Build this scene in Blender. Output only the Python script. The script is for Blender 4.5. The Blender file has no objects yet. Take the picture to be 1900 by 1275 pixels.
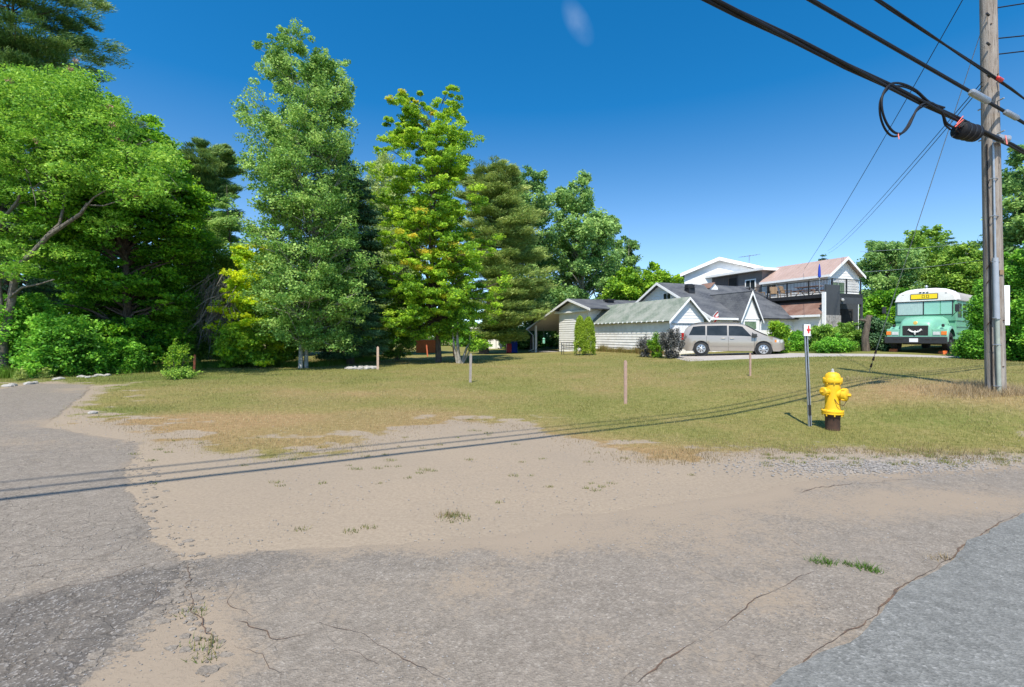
import bpy, bmesh, math, random
import numpy as np
from mathutils import Vector, Matrix
R = math.radians
SC = bpy.context.scene
# ------------------------------------------------------------------ camera, sky, sun, exposure
F, PX0, HY, CH = 900.0, 950.0, 622.0, 1.6     # focal length and principal point of a 1900 px wide picture, eye height
cam = bpy.data.objects.new('camera', bpy.data.cameras.new('camera')); SC.collection.objects.link(cam)
cam.data.sensor_width = 36; cam.data.lens = F/1900*36; cam.data.shift_y = -(637.5-HY)/1900
cam.data.clip_start = .05; cam.data.clip_end = 3000
cam.location = (0, 0, CH); cam.rotation_euler = (R(90), 0, 0); SC.camera = cam
SUN_EL, SUN_V = R(56), Vector((-.24, -.97))
SUN_V.normalize()
sv = Vector((SUN_V.x*math.cos(SUN_EL), SUN_V.y*math.cos(SUN_EL), math.sin(SUN_EL)))
W = bpy.data.worlds.new('World'); SC.world = W; W.use_nodes = True
nt = W.node_tree; nt.nodes.clear()
sky = nt.nodes.new('ShaderNodeTexSky'); sky.sky_type = 'NISHITA'; sky.sun_disc = False
sky.sun_elevation = SUN_EL; sky.sun_rotation = math.atan2(SUN_V.x, SUN_V.y)
sky.altitude = 300; sky.air_density = 1.0; sky.dust_density = .35; sky.ozone_density = 3.2
hs = nt.nodes.new('ShaderNodeHueSaturation'); hs.inputs['Saturation'].default_value = 1.08; hs.inputs['Hue'].default_value = .490
hs.inputs['Value'].default_value = .64
bg = nt.nodes.new('ShaderNodeBackground'); bg.inputs[1].default_value = .15
wo = nt.nodes.new('ShaderNodeOutputWorld')
tc0 = nt.nodes.new('ShaderNodeTexCoord'); mp0 = nt.nodes.new('ShaderNodeMapping')
mp0.inputs['Location'].default_value = (0, 0, .05); mp0.inputs['Scale'].default_value = (1, 1, 1.3)
nt.links.new(tc0.outputs['Generated'], mp0.inputs[0]); nm0 = nt.nodes.new('ShaderNodeVectorMath'); nm0.operation = 'NORMALIZE'; nt.links.new(mp0.outputs[0], nm0.inputs[0]); nt.links.new(nm0.outputs[0], sky.inputs[0])
sx = nt.nodes.new('ShaderNodeSeparateXYZ'); nt.links.new(tc0.outputs['Generated'], sx.inputs[0])
mr = nt.nodes.new('ShaderNodeMapRange'); mr.inputs[1].default_value = .03; mr.inputs[2].default_value = .42; mr.inputs[3].default_value = .86; mr.inputs[4].default_value = 1.27
nt.links.new(sx.outputs[2], mr.inputs[0]); nt.links.new(mr.outputs[0], hs.inputs['Saturation'])
# one small faint wisp of cloud high in the sky
tc = nt.nodes.new('ShaderNodeTexCoord'); mp = nt.nodes.new('ShaderNodeMapping')
dv = Vector(((1072-PX0)/F, 1, (HY-42)/F)).normalized()
dot = nt.nodes.new('ShaderNodeVectorMath'); dot.operation = 'SUBTRACT'; dot.inputs[1].default_value = dv
nt.links.new(tc.outputs['Generated'], dot.inputs[0])
mp.vector_type = 'TEXTURE'; mp.inputs['Rotation'].default_value = (0, R(50), 0); mp.inputs['Scale'].default_value = (.044, .044, .020)
nt.links.new(dot.outputs[0], mp.inputs[0])
ln = nt.nodes.new('ShaderNodeVectorMath'); ln.operation = 'LENGTH'; nt.links.new(mp.outputs[0], ln.inputs[0])
nz = nt.nodes.new('ShaderNodeTexNoise'); nz.inputs['Scale'].default_value = 28; nz.inputs['Detail'].default_value = 5
nt.links.new(tc.outputs['Generated'], nz.inputs['Vector'])
m1 = nt.nodes.new('ShaderNodeMapRange'); m1.inputs[1].default_value = 1.0; m1.inputs[2].default_value = 0.0
nt.links.new(ln.outputs['Value'], m1.inputs[0])
m2 = nt.nodes.new('ShaderNodeMath'); m2.operation = 'MULTIPLY'; nt.links.new(m1.outputs[0], m2.inputs[0]); nt.links.new(nz.outputs[0], m2.inputs[1])
m3 = nt.nodes.new('ShaderNodeMath'); m3.operation = 'MULTIPLY'; m3.inputs[1].default_value = .14; nt.links.new(m2.outputs[0], m3.inputs[0])
mx = nt.nodes.new('ShaderNodeMix'); mx.data_type = 'RGBA'; mx.inputs[7].default_value = (6.5, 7.0, 7.4, 1)
gm = nt.nodes.new('ShaderNodeGamma'); gm.inputs[1].default_value = 1.2; nt.links.new(sky.outputs[0], gm.inputs[0]); nt.links.new(gm.outputs[0], hs.inputs['Color']); nt.links.new(hs.outputs[0], mx.inputs[6]); nt.links.new(m3.outputs[0], mx.inputs[0])
nt.links.new(mx.outputs[2], bg.inputs[0]); nt.links.new(bg.outputs[0], wo.inputs[0])
sd = bpy.data.lights.new('sun', 'SUN'); sd.energy = 3.9; sd.angle = R(.8); sd.color = (1, .93, .82)
so = bpy.data.objects.new('sun', sd); SC.collection.objects.link(so)
so.rotation_euler = (-sv).to_track_quat('-Z', 'Y').to_euler()
SC.view_settings.view_transform = 'Standard'; SC.view_settings.look = 'None'
SC.view_settings.exposure = .84; SC.view_settings.gamma = 1
SC.cycles.max_bounces = 6; SC.cycles.transparent_max_bounces = 8

# ------------------------------------------------------------------ numeric helpers
def vnoise(x, y, s=1.0, seed=0):
    x = np.asarray(x, float)/s; y = np.asarray(y, float)/s
    xi, yi = np.floor(x), np.floor(y); xf, yf = x-xi, y-yi
    def h(a, b):
        v = np.sin(a*127.1+b*311.7+seed*74.7)*43758.5453
        return v-np.floor(v)
    u, v = xf*xf*(3-2*xf), yf*yf*(3-2*yf)
    return (h(xi, yi)*(1-u)+h(xi+1, yi)*u)*(1-v)+(h(xi, yi+1)*(1-u)+h(xi+1, yi+1)*u)*v
def fbm(x, y, s, seed=0, o=4):
    t, a, n = 0, 1, 0
    for k in range(o):
        t = t+a*vnoise(x, y, s/2**k, seed+k*13); n += a; a *= .55
    return t/n
def sstep(a, b, x):
    t = np.clip((np.asarray(x, float)-a)/(b-a), 0, 1); return t*t*(3-2*t)
CP = np.array([(5.4,8.2,0),(9.6,9.6,.5),(12,12,.52),(16,14,.6),(10.1,31,.35),(6.4,40.5,.3),(11.7,25,.43),(21.5,25.5,.75),(27,33,.9),
 (21,33,.7),(8,16.2,.25),(2.6,11.25,0),(5,20,.1),(0,14,0),(0,24,0),(-6,20,0),(-12,18,0),(-4.5,28.8,0),(2.7,47,-.1),(6.4,6,0),(8.3,7.2,.05),
 (0,6,0),(-8,6,0),(3,8,0),(0,0,0),(-12,0,0),(8,2,0),(15,9.3,.1),(25,15,.3),(40,40,1),(-30,30,0),(-30,60,0),(0,80,0),(40,80,1),(-30,0,0),
 (20,0,0),(9,45,.3),(22,21.5,.5),(-60,100,0),(60,100,1),(60,10,.3)], float)
def _k(r): return np.where(r > 1e-9, r*r*np.log(np.maximum(r, 1e-9)), 0)
def _fit():
    n = len(CP); d = np.hypot(CP[:,None,0]-CP[None,:,0], CP[:,None,1]-CP[None,:,1])
    A = np.zeros((n+3, n+3)); A[:n,:n] = _k(d)+np.eye(n)*.4; P = np.c_[np.ones(n), CP[:,:2]]; A[:n,n:] = P; A[n:,:n] = P.T
    return np.linalg.solve(A, np.r_[CP[:,2], 0, 0, 0])
_w = _fit()
def terr(x, y):
    x = np.asarray(x, float); y = np.asarray(y, float); cx = np.clip(x, -60, 60); cy = np.clip(y, -3, 100)
    z = _w[-3]+_w[-2]*cx+_w[-1]*cy
    for i, (a, b, c) in enumerate(CP): z = z+_w[i]*_k(np.hypot(cx-a, cy-b))
    return np.clip(z, -.3, 1.3)
def tz(x, y): return float(terr(x, y))
def G(px, py):                     # picture point to the ground point seen there
    kx, kz = (px-PX0)/F, (HY-py)/F
    d = _DG; t = CH+kz*d <= terr(kx*d, d)
    if not t.any(): return (kx*60, 60.)
    D = float(d[np.argmax(t)]); return (kx*D, D)
_DG = np.concatenate([np.arange(.3, 30, .04), np.arange(30, 150, .5)])
def P3(px, py, D): return Vector(((px-PX0)/F*D, D, CH+(HY-py)/F*D))

# ------------------------------------------------------------------ object helpers
def link(o): SC.collection.objects.link(o); return o
def tag(o, label=None, cat=None, group=None, kind=None):
    if label: o['label'] = label
    if cat: o['category'] = cat
    if group: o['group'] = group
    if kind: o['kind'] = kind
    return o
def empty(name, loc, rz=0, label=None, cat=None, group=None):
    o = bpy.data.objects.new(name, None); o.empty_display_size = .1; link(o); o.location = loc; o.rotation_euler = (0, 0, rz)
    return tag(o, label, cat, group)
def copy_tree(o, parent=None):
    c = o.copy(); SC.collection.objects.link(c)
    if parent: c.parent = parent
    for ch in list(o.children): copy_tree(ch, c)
    return c
class MB:
    def __init__(s, off=(0,0,0)): s.v, s.f, s.off = [], [], Vector(off)
    def add(s, vs, fs):
        n = len(s.v); s.v += [tuple(Vector(p)-s.off) for p in vs]; s.f += [tuple(i+n for i in f) for f in fs]; return s
    def hexa(s, p): return s.add(p, [(0,3,2,1),(4,5,6,7),(0,1,5,4),(1,2,6,5),(2,3,7,6),(3,0,4,7)])
    def box(s, x0, x1, y0, y1, z0, z1, M=None):
        p = [(x0,y0,z0),(x1,y0,z0),(x1,y1,z0),(x0,y1,z0),(x0,y0,z1),(x1,y0,z1),(x1,y1,z1),(x0,y1,z1)]
        return s.hexa([M(*q) for q in p] if M else p)
    def extr(s, pts, vec):
        n = len(pts); a = [Vector(p) for p in pts]; b = [p+Vector(vec) for p in a]
        return s.add(a+b, [tuple(range(n)), tuple(range(2*n-1, n-1, -1))]+[(i, (i+1) % n, n+(i+1) % n, n+i) for i in range(n)])
    def tube(s, pts, r, n=6, cap=True):
        pts = [Vector(p) for p in pts]; m = len(pts); rs = r if hasattr(r, '__len__') else [r]*m
        vs = []; up = Vector((0,0,1)); prev = None
        for i, p in enumerate(pts):
            t = (pts[min(i+1, m-1)]-pts[max(i-1, 0)]).normalized()
            if prev is None: a = t.cross(up if abs(t.z) < .95 else Vector((1,0,0))).normalized()
            else: a = (prev-t*prev.dot(t)).normalized()
            prev = a; b = t.cross(a)
            for k in range(n):
                an = 2*math.pi*k/n; vs.append(p+(a*math.cos(an)+b*math.sin(an))*rs[i])
        fs = [(i*n+k, i*n+(k+1) % n, (i+1)*n+(k+1) % n, (i+1)*n+k) for i in range(m-1) for k in range(n)]
        if cap: fs += [tuple(range(n-1, -1, -1)), tuple((m-1)*n+k for k in range(n))]
        return s.add(vs, fs)
    def lathe(s, prof, n=20, M=None):        # prof: (r, z)
        vs = []
        for r, z in prof:
            for k in range(n):
                a = 2*math.pi*k/n; q = Vector((r*math.cos(a), r*math.sin(a), z)); vs.append(M @ q if M else q)
        m = len(prof)
        fs = [(i*n+k, i*n+(k+1) % n, (i+1)*n+(k+1) % n, (i+1)*n+k) for i in range(m-1) for k in range(n)]
        fs += [tuple(range(n-1, -1, -1)), tuple((m-1)*n+k for k in range(n))]
        return s.add(vs, fs)
    def grid(s, rows):                        # list of equally long point rows
        m, n = len(rows), len(rows[0])
        return s.add([p for r in rows for p in r], [(i*n+j, i*n+j+1, (i+1)*n+j+1, (i+1)*n+j) for i in range(m-1) for j in range(n-1)])
    def build(s, name, mat, parent=None, smooth=False, bevel=0):
        me = bpy.data.meshes.new(name); me.from_pydata(s.v, [], s.f)
        bm = bmesh.new(); bm.from_mesh(me); bmesh.ops.recalc_face_normals(bm, faces=bm.faces)
        if bevel: bmesh.ops.bevel(bm, geom=list(bm.edges), offset=bevel, segments=2, affect='EDGES', profile=.5)
        bm.to_mesh(me); bm.free()
        me.materials.append(mat)
        if smooth:
            me.polygons.foreach_set('use_smooth', [True]*len(me.polygons))
            if hasattr(me, 'set_sharp_from_angle'): me.set_sharp_from_angle(angle=R(40))
        o = bpy.data.objects.new(name, me); link(o)
        if parent: o.parent = parent
        return o
def npmesh(name, V, nper, mats, parent=None, attrs=None):
    """V (N*nper,3): N separate faces of nper corners"""
    N = len(V)//nper; me = bpy.data.meshes.new(name)
    me.vertices.add(N*nper); me.vertices.foreach_set('co', np.ascontiguousarray(V, dtype=np.float32).ravel())
    me.loops.add(N*nper); me.loops.foreach_set('vertex_index', np.arange(N*nper, dtype=np.int32))
    me.polygons.add(N); me.polygons.foreach_set('loop_start', np.arange(0, N*nper, nper, dtype=np.int32))
    me.update(calc_edges=True)
    for k, a in (attrs or {}).items():
        at = me.attributes.new(k, 'FLOAT', 'POINT'); at.data.foreach_set('value', np.ascontiguousarray(a, dtype=np.float32))
    me.materials.append(mats); o = bpy.data.objects.new(name, me); link(o)
    if parent: o.parent = parent
    return o

# ------------------------------------------------------------------ materials
def newmat(name):
    m = bpy.data.materials.new(name); m.use_nodes = True; n = m.node_tree; n.nodes.clear()
    o = n.nodes.new('ShaderNodeOutputMaterial'); b = n.nodes.new('ShaderNodeBsdfPrincipled'); n.links.new(b.outputs[0], o.inputs[0])
    return m, n, b, o
def N(n, t, **kw):
    x = n.nodes.new(t)
    for k, v in kw.items():
        if k.startswith('i_'): x.inputs[int(k[2:])].default_value = v
        else: setattr(x, k, v)
    return x
def noise(n, vec, scale, detail=4, rough=.55):
    x = N(n, 'ShaderNodeTexNoise'); x.inputs['Scale'].default_value = scale; x.inputs['Detail'].default_value = detail; x.inputs['Roughness'].default_value = rough
    n.links.new(vec, x.inputs['Vector']); return x.outputs[0]
def ramp(n, fac, stops):
    x = N(n, 'ShaderNodeValToRGB'); e = x.color_ramp.elements
    while len(e) < len(stops): e.new(.5)
    for k, (p, c) in enumerate(stops): e[k].position = p; e[k].color = (c if len(c) == 4 else (*c, 1)) if hasattr(c, '__len__') else (c, c, c, 1)
    n.links.new(fac, x.inputs[0]); return x.outputs[0]
def mixc(n, fac, a, b, mode='MIX'):
    x = N(n, 'ShaderNodeMix', data_type='RGBA', blend_type=mode)
    for i, v in ((0, fac), (6, a), (7, b)):
        if hasattr(v, 'is_linked') or hasattr(v, 'links'): n.links.new(v, x.inputs[i])
        else: x.inputs[i].default_value = v if i == 0 or len(v) == 4 else (*v, 1)
    return x.outputs[2]
def math_(n, op, a, b=0.0, clamp=False):
    x = N(n, 'ShaderNodeMath', operation=op, use_clamp=clamp)
    for i, v in ((0, a), (1, b)):
        if hasattr(v, 'links'): n.links.new(v, x.inputs[i])
        else: x.inputs[i].default_value = v
    return x.outputs[0]
def bump(n, b, h, strength=.4, dist=.01):
    x = N(n, 'ShaderNodeBump'); x.inputs['Strength'].default_value = strength; x.inputs['Distance'].default_value = dist
    n.links.new(h, x.inputs['Height']); n.links.new(x.outputs[0], b.inputs['Normal'])
def attr(n, name): return N(n, 'ShaderNodeAttribute', attribute_name=name).outputs['Fac']
def objco(n): return N(n, 'ShaderNodeTexCoord').outputs['Object']
def simple(name, c1, c2=None, rough=.7, scale=6, bmp=.2, metal=0, spec=.5, bdist=.004, stretch=None, coat=0):
    m, n, b, o = newmat(name); co = objco(n)
    if stretch:
        mp = N(n, 'ShaderNodeMapping'); mp.inputs['Scale'].default_value = stretch; n.links.new(co, mp.inputs[0]); co = mp.outputs[0]
    c2 = c2 or tuple(min(1, x*.75) for x in c1)
    f = noise(n, co, scale, 6, .6)
    n.links.new(ramp(n, f, [(.35, c1), (.68, c2)]), b.inputs['Base Color'])
    b.inputs['Roughness'].default_value = rough; b.inputs['Metallic'].default_value = metal; b.inputs['Specular IOR Level'].default_value = spec
    b.inputs['Coat Weight'].default_value = coat
    if bmp: bump(n, b, noise(n, co, scale*5, 4), bmp, bdist)
    return m
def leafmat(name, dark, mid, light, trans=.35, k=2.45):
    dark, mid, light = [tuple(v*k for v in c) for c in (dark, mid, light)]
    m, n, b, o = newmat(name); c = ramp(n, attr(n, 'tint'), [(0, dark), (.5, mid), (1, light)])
    n.links.new(c, b.inputs['Base Color']); b.inputs['Roughness'].default_value = .55; b.inputs['Specular IOR Level'].default_value = .3
    t = N(n, 'ShaderNodeBsdfTranslucent'); g = N(n, 'ShaderNodeHueSaturation'); g.inputs['Value'].default_value = 1.25; g.inputs['Hue'].default_value = .485
    n.links.new(c, g.inputs['Color']); n.links.new(g.outputs[0], t.inputs[0])
    x = N(n, 'ShaderNodeMixShader'); x.inputs[0].default_value = trans
    n.links.new(b.outputs[0], x.inputs[1]); n.links.new(t.outputs[0], x.inputs[2]); n.links.new(x.outputs[0], o.inputs[0]); return m
def shinglemat(name, c1, c2, c3):
    m, n, b, o = newmat(name); uv = N(n, 'ShaderNodeTexCoord').outputs['UV']
    br = N(n, 'ShaderNodeTexBrick'); br.offset = .5
    for k, v in (('Scale', 1.0), ('Mortar Size', .012), ('Mortar Smooth', .3), ('Brick Width', .32), ('Row Height', .145), ('Bias', 0.)): br.inputs[k].default_value = v
    br.inputs['Color1'].default_value = (*c1, 1); br.inputs['Color2'].default_value = (*c2, 1); br.inputs['Mortar'].default_value = tuple(x*.45 for x in c1)+(1,)
    n.links.new(uv, br.inputs['Vector'])
    c = mixc(n, ramp(n, noise(n, uv, .9, 5), [(.4, 0.), (.62, .8)]), br.outputs['Color'], c3)
    c = mixc(n, .5, c, ramp(n, noise(n, uv, 40, 3), [(.3, .35), (.7, 1.)]), 'MULTIPLY')
    c = mixc(n, 1., c, (1.35, 1.35, 1.35), 'MULTIPLY')
    n.links.new(c, b.inputs['Base Color']); b.inputs['Roughness'].default_value = .9; b.inputs['Specular IOR Level'].default_value = .25
    bump(n, b, br.outputs['Fac'], -.5, .012); return m

M = {}
M['white'] = simple('white_paint', (.80,.79,.77), (.72,.71,.68), .6, 3, .1)
M['oldwhite'] = simple('weathered_white_paint', (.80,.785,.755), (.66,.635,.59), .75, 2.2, .3)
M['trim'] = simple('white_trim', (.84,.84,.83), (.78,.78,.77), .5, 4, .05)
M['soffit'] = simple('soffit', (.62,.58,.52), (.54,.50,.45), .8, 4, .1)
M['brown'] = simple('dark_brown_panel', (.12,.10,.098), (.095,.08,.078), .7, 3, .1)
M['taupe'] = simple('taupe_panel', (.20,.17,.16), (.165,.142,.135), .7, 3, .1)
M['charcoal'] = simple('charcoal_panel', (.055,.06,.066), (.045,.05,.055), .7, 3, .1)
M['black'] = simple('black_metal', (.018,.018,.02), (.03,.03,.032), .45, 8, .1)
M['dark'] = simple('dark_interior', (.018,.017,.016), (.03,.027,.025), .9, 4, 0)
M['stone'] = simple('stone_cladding', (.42,.40,.37), (.16,.15,.14), .85, 7, .8, bdist=.03)
M['glass'] = simple('window_glass', (.012,.016,.018), (.03,.036,.04), .08, 1.5, 0, spec=.35)
M['glassg'] = simple('green_reflection_glass', (.10,.16,.10), (.22,.30,.20), .1, 3, 0)  # green reflection painted into the colour of the panes
M['pinkroof'] = simple('faded_red_metal_roof', (.36,.26,.22), (.42,.31,.27), .55, 1.2, .1)
M['green_sh'] = shinglemat('green_shingles', (.14,.175,.14), (.20,.23,.19), (.26,.27,.24))
M['grey_sh'] = shinglemat('dark_grey_shingles', (.055,.06,.07), (.085,.09,.10), (.11,.115,.12))
M['brown_sh'] = shinglemat('brown_shingles', (.17,.09,.065), (.13,.07,.055), (.22,.14,.11))
M['deckwood'] = simple('deck_wood', (.20,.15,.11), (.13,.10,.08), .8, 8, .2)
M['wood'] = simple('stained_picnic_wood', (.30,.17,.10), (.22,.13,.08), .8, 8, .2)
M['galv'] = simple('galvanised_steel', (.42,.45,.48), (.33,.36,.39), .45, 9, .1, metal=.6)
M['pvc'] = simple('grey_plastic_conduit', (.33,.36,.40), (.28,.31,.35), .5, 5, .1)
M['pvcg'] = simple('greenish_grey_conduit', (.33,.37,.31), (.25,.28,.25), .65, 6, .2)
M['cable'] = simple('black_cable_sheath', (.008,.008,.010), (.015,.015,.018), .6, 20, .1, spec=.25)
M['yellow'] = simple('yellow_hydrant_paint', (.82,.50,.005), (.74,.43,.004), .42, 5, .25, bdist=.003)
def hydpaint():
    m, n, b, o = newmat('yellow_hydrant_paint'); co = objco(n)
    c = ramp(n, noise(n, co, 5, 6, .6), [(.3, (.80,.49,.008)), (.6, (.70,.41,.008)), (.8, (.58,.34,.015))])
    c = mixc(n, ramp(n, noise(n, co, 26, 6, .7), [(.66, 0.), (.72, .85)]), c, (.10,.05,.025))
    c = mixc(n, ramp(n, noise(n, co, 9, 4, .6), [(.55, 0.), (.8, .35)]), c, (.30,.20,.06))
    n.links.new(c, b.inputs['Base Color']); b.inputs['Roughness'].default_value = .55; bump(n, b, noise(n, co, 40, 5), .5, .003); return m
M['yellow'] = hydpaint()
M['rust'] = simple('rusty_iron', (.09,.045,.028), (.045,.026,.02), .9, 14, .6)
M['red'] = simple('red_paint', (.62,.03,.025), (.55,.03,.03), .5, 8, 0)
M['blue'] = simple('blue_fabric', (.01,.05,.42), (.01,.04,.33), .8, 6, .1)
M['orange'] = simple('orange_plastic', (.75,.16,.03), (.62,.12,.02), .6, 6, .1)
M['pinktape'] = simple('pink_flagging_tape', (.85,.25,.22), (.75,.2,.18), .6, 9, 0)
M['stake'] = simple('bare_wood_stake', (.50,.36,.27), (.38,.27,.20), .9, 14, .3)
M['stakepink'] = simple('pink_tinted_stake', (.42,.28,.22), (.32,.21,.17), .9, 14, .3)
M['stakegrey'] = simple('grey_weathered_stake', (.33,.29,.26), (.24,.21,.19), .9, 14, .3)
M['stakered'] = simple('orange_red_stake', (.55,.14,.06), (.42,.11,.05), .85, 14, .2)
M['rock'] = simple('pale_rock', (.42,.40,.37), (.24,.23,.21), .9, 6, .8, bdist=.02)
M['bark'] = simple('grey_brown_bark', (.16,.125,.095), (.06,.048,.038), .95, 5, 1., bdist=.03, stretch=(2,2,.5))
M['barkpale'] = simple('pale_grey_bark', (.36,.34,.29), (.17,.155,.13), .9, 4, .8, bdist=.02, stretch=(1,1,2.2))
M['barklocust'] = simple('grey_furrowed_bark', (.20,.175,.145), (.075,.062,.05), .95, 7, 1., bdist=.03, stretch=(1.5,1.5,.6))
M['barkaspen'] = simple('whitish_aspen_bark', (.44,.43,.38), (.20,.19,.16), .9, 3, .5, bdist=.015, stretch=(1,1,3))
M['deadwood'] = simple('bare_grey_twigs', (.21,.19,.17), (.13,.115,.10), .9, 8, .3)
M['tyre'] = simple('tyre_rubber', (.018,.018,.018), (.03,.03,.03), .85, 10, .2)
M['alloy'] = simple('silver_wheel', (.55,.56,.57), (.45,.46,.47), .35, 6, 0, metal=.7)
M['vanpaint'] = simple('champagne_metallic_paint', (.37,.33,.28), (.35,.31,.265), .28, 2, 0, metal=.35, coat=.6)
M['vandark'] = simple('black_plastic_trim', (.02,.02,.02), (.03,.03,.03), .5, 9, 0)
M['lampwhite'] = simple('clear_lamp_lens', (.62,.62,.60), (.5,.5,.5), .1, 6, 0, metal=.3)
M['lampamber'] = simple('amber_lens', (.85,.22,.02), (.7,.18,.02), .25, 9, 0)
M['lampred'] = simple('red_lens', (.50,.015,.015), (.4,.01,.01), .2, 9, 0)
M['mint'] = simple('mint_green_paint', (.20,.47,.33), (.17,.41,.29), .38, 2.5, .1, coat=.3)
M['mintshaded'] = simple('mint_green_shaded_side', (.15,.40,.25), (.12,.34,.21), .5, 2.5, .15)  # front's mint green with the shade of the less lit side put into the colour
M['mintpale'] = simple('pale_mint_screen', (.25,.52,.42), (.22,.46,.38), .15, 1.4, 0)
M['buscurtain'] = simple('grey_curtained_glass', (.38,.50,.47), (.28,.38,.37), .12, 4, 0, stretch=(1,14,1))
M['busroof'] = simple('white_bus_roof', (.78,.77,.75), (.66,.64,.61), .5, 2, .1)
M['busroofgrey'] = simple('grey_bus_roof', (.42,.39,.36), (.36,.33,.31), .6, 2, .1)
M['signyellow'] = simple('yellow_sign_panel', (.85,.62,.01), (.8,.57,.01), .4, 3, 0)
M['gold'] = simple('gold_badge', (.55,.38,.08), (.45,.32,.08), .4, 9, 0)
M['plate'] = simple('plate_white', (.78,.78,.80), (.65,.66,.72), .5, 60, 0)
M['concrete'] = simple('pale_dusty_gravel', (.42,.38,.34), (.30,.275,.25), .95, 3, .6, bdist=.01)
M['seed'] = simple('pinkish_seed_cluster', (.42,.26,.18), (.34,.22,.14), .8, 8, 0)
M['cardboard'] = simple('tan_wood', (.30,.20,.11), (.22,.15,.09), .8, 8, .1)

def polemat():
    m, n, b, o = newmat('weathered_pole_wood'); co = objco(n)
    mp = N(n, 'ShaderNodeMapping'); mp.inputs['Scale'].default_value = (1, 1, .05); n.links.new(co, mp.inputs[0])
    f = noise(n, mp.outputs[0], 22, 8, .7); g = noise(n, mp.outputs[0], 60, 6, .7); big = noise(n, co, 1.3, 4)
    c = ramp(n, f, [(.30, (.10,.075,.055)), (.46, (.27,.235,.20)), (.62, (.36,.325,.285)), (.8, (.24,.20,.165))])
    c = mixc(n, ramp(n, g, [(.36, .95), (.44, 0.)]), c, (.045,.033,.026))
    c = mixc(n, ramp(n, big, [(.45, 0.), (.75, .5)]), c, (.17,.12,.085))
    n.links.new(c, b.inputs['Base Color']); b.inputs['Roughness'].default_value = .92; b.inputs['Specular IOR Level'].default_value = .2
    bump(n, b, g, .9, .012); return m
M['pole'] = polemat()

def asphalt(name, base, lite, chip, dust=False, sc=1.0):
    m, n, b, o = newmat(name); co = objco(n)
    v = N(n, 'ShaderNodeTexVoronoi', feature='F1'); v.inputs['Scale'].default_value = 85*sc; n.links.new(co, v.inputs['Vector'])
    sep = N(n, 'ShaderNodeSeparateColor'); n.links.new(v.outputs['Color'], sep.inputs[0])
    f1 = noise(n, co, 30*sc, 8, .75); f2 = noise(n, co, 1.3, 6, .6); f3 = noise(n, co, .35, 4, .5); f4 = noise(n, co, 7, 6, .7)
    c = ramp(n, sep.outputs[0], [(0., tuple(x*.5 for x in base)), (.45, base), (.80, lite), (.93, lite), (.97, chip)])
    c = mixc(n, .55, c, ramp(n, f1, [(.3, base), (.5, lite), (.7, chip)]))
    c = mixc(n, ramp(n, f2, [(.38, 0.), (.66, .45)]), c, tuple(x*1.0 for x in lite))
    c = mixc(n, .6, c, ramp(n, f4, [(.3, .55), (.6, 1.)]), 'MULTIPLY')
    c = mixc(n, 1., c, (1.11, 1.10, 1.08), 'MULTIPLY')
    h = math_(n, 'ADD', v.outputs['Distance'], f1)
    if dust:
        dk = attr(n, 'dark'); sn = attr(n, 'sand')
        c = mixc(n, math_(n, 'MULTIPLY', dk, ramp(n, f4, [(.2, .95), (.7, .5)])), c, mixc(n, ramp(n, sep.outputs[1], [(.82, 0.), (.9, 1.)]), (.045,.046,.048), (.26,.25,.24)))
        # crazing: two distorted cell nets, only where the old surface has broken up
        w = N(n, 'ShaderNodeVectorMath', operation='ADD'); nn = N(n, 'ShaderNodeTexNoise'); nn.inputs['Scale'].default_value = 4.5; nn.inputs['Detail'].default_value = 6
        n.links.new(co, nn.inputs['Vector']); sc_ = N(n, 'ShaderNodeVectorMath', operation='SCALE'); sc_.inputs['Scale'].default_value = .35
        n.links.new(nn.outputs['Color'], sc_.inputs[0]); n.links.new(co, w.inputs[0]); n.links.new(sc_.outputs[0], w.inputs[1])
        e = N(n, 'ShaderNodeTexVoronoi', feature='DISTANCE_TO_EDGE'); e.inputs['Scale'].default_value = 1.5; n.links.new(w.outputs[0], e.inputs['Vector'])
        e2 = N(n, 'ShaderNodeTexVoronoi', feature='DISTANCE_TO_EDGE'); e2.inputs['Scale'].default_value = 4.2; n.links.new(w.outputs[0], e2.inputs['Vector'])
        k1 = math_(n, 'MULTIPLY', ramp(n, e.outputs['Distance'], [(.003, 1.), (.012, 0.)]), ramp(n, f2, [(.52, 0.), (.66, .30)]))
        k2 = math_(n, 'MULTIPLY', ramp(n, e2.outputs['Distance'], [(.008, 1.), (.04, 0.)]), math_(n, 'MULTIPLY', attr(n, 'craze'), ramp(n, f4, [(.35, .05), (.65, .65)])))
        k = math_(n, 'MAXIMUM', k1, k2)
        c = mixc(n, k, c, (.05,.042,.035)); h = math_(n, 'SUBTRACT', h, math_(n, 'MULTIPLY', k, 3.))
        # blown sand lying on the surface
        sf = math_(n, 'ADD', sn, math_(n, 'MULTIPLY', math_(n, 'SUBTRACT', noise(n, co, 2.2, 8, .7), .5), 1.5), True)
        sf = math_(n, 'ADD', sf, math_(n, 'MULTIPLY', math_(n, 'SUBTRACT', f1, .5), 2.1), True)
        c = mixc(n, ramp(n, sf, [(.22, .10), (.72, .94)]), c, mixc(n, f1, (.305,.245,.181), (.26,.207,.152)))
        h = math_(n, 'MULTIPLY', h, math_(n, 'SUBTRACT', 1.05, sf, True))
    n.links.new(c, b.inputs['Base Color']); b.inputs['Roughness'].default_value = .93; b.inputs['Specular IOR Level'].default_value = .2
    bump(n, b, h, .55, .008); return m
M['oldasphalt'] = asphalt('old_dusty_asphalt', (.150,.131,.111), (.222,.195,.165), (.37,.34,.30), True)
M['newasphalt'] = asphalt('blue_grey_road_asphalt', (.126,.128,.122), (.178,.180,.171), (.31,.31,.30), False, .9)

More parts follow.
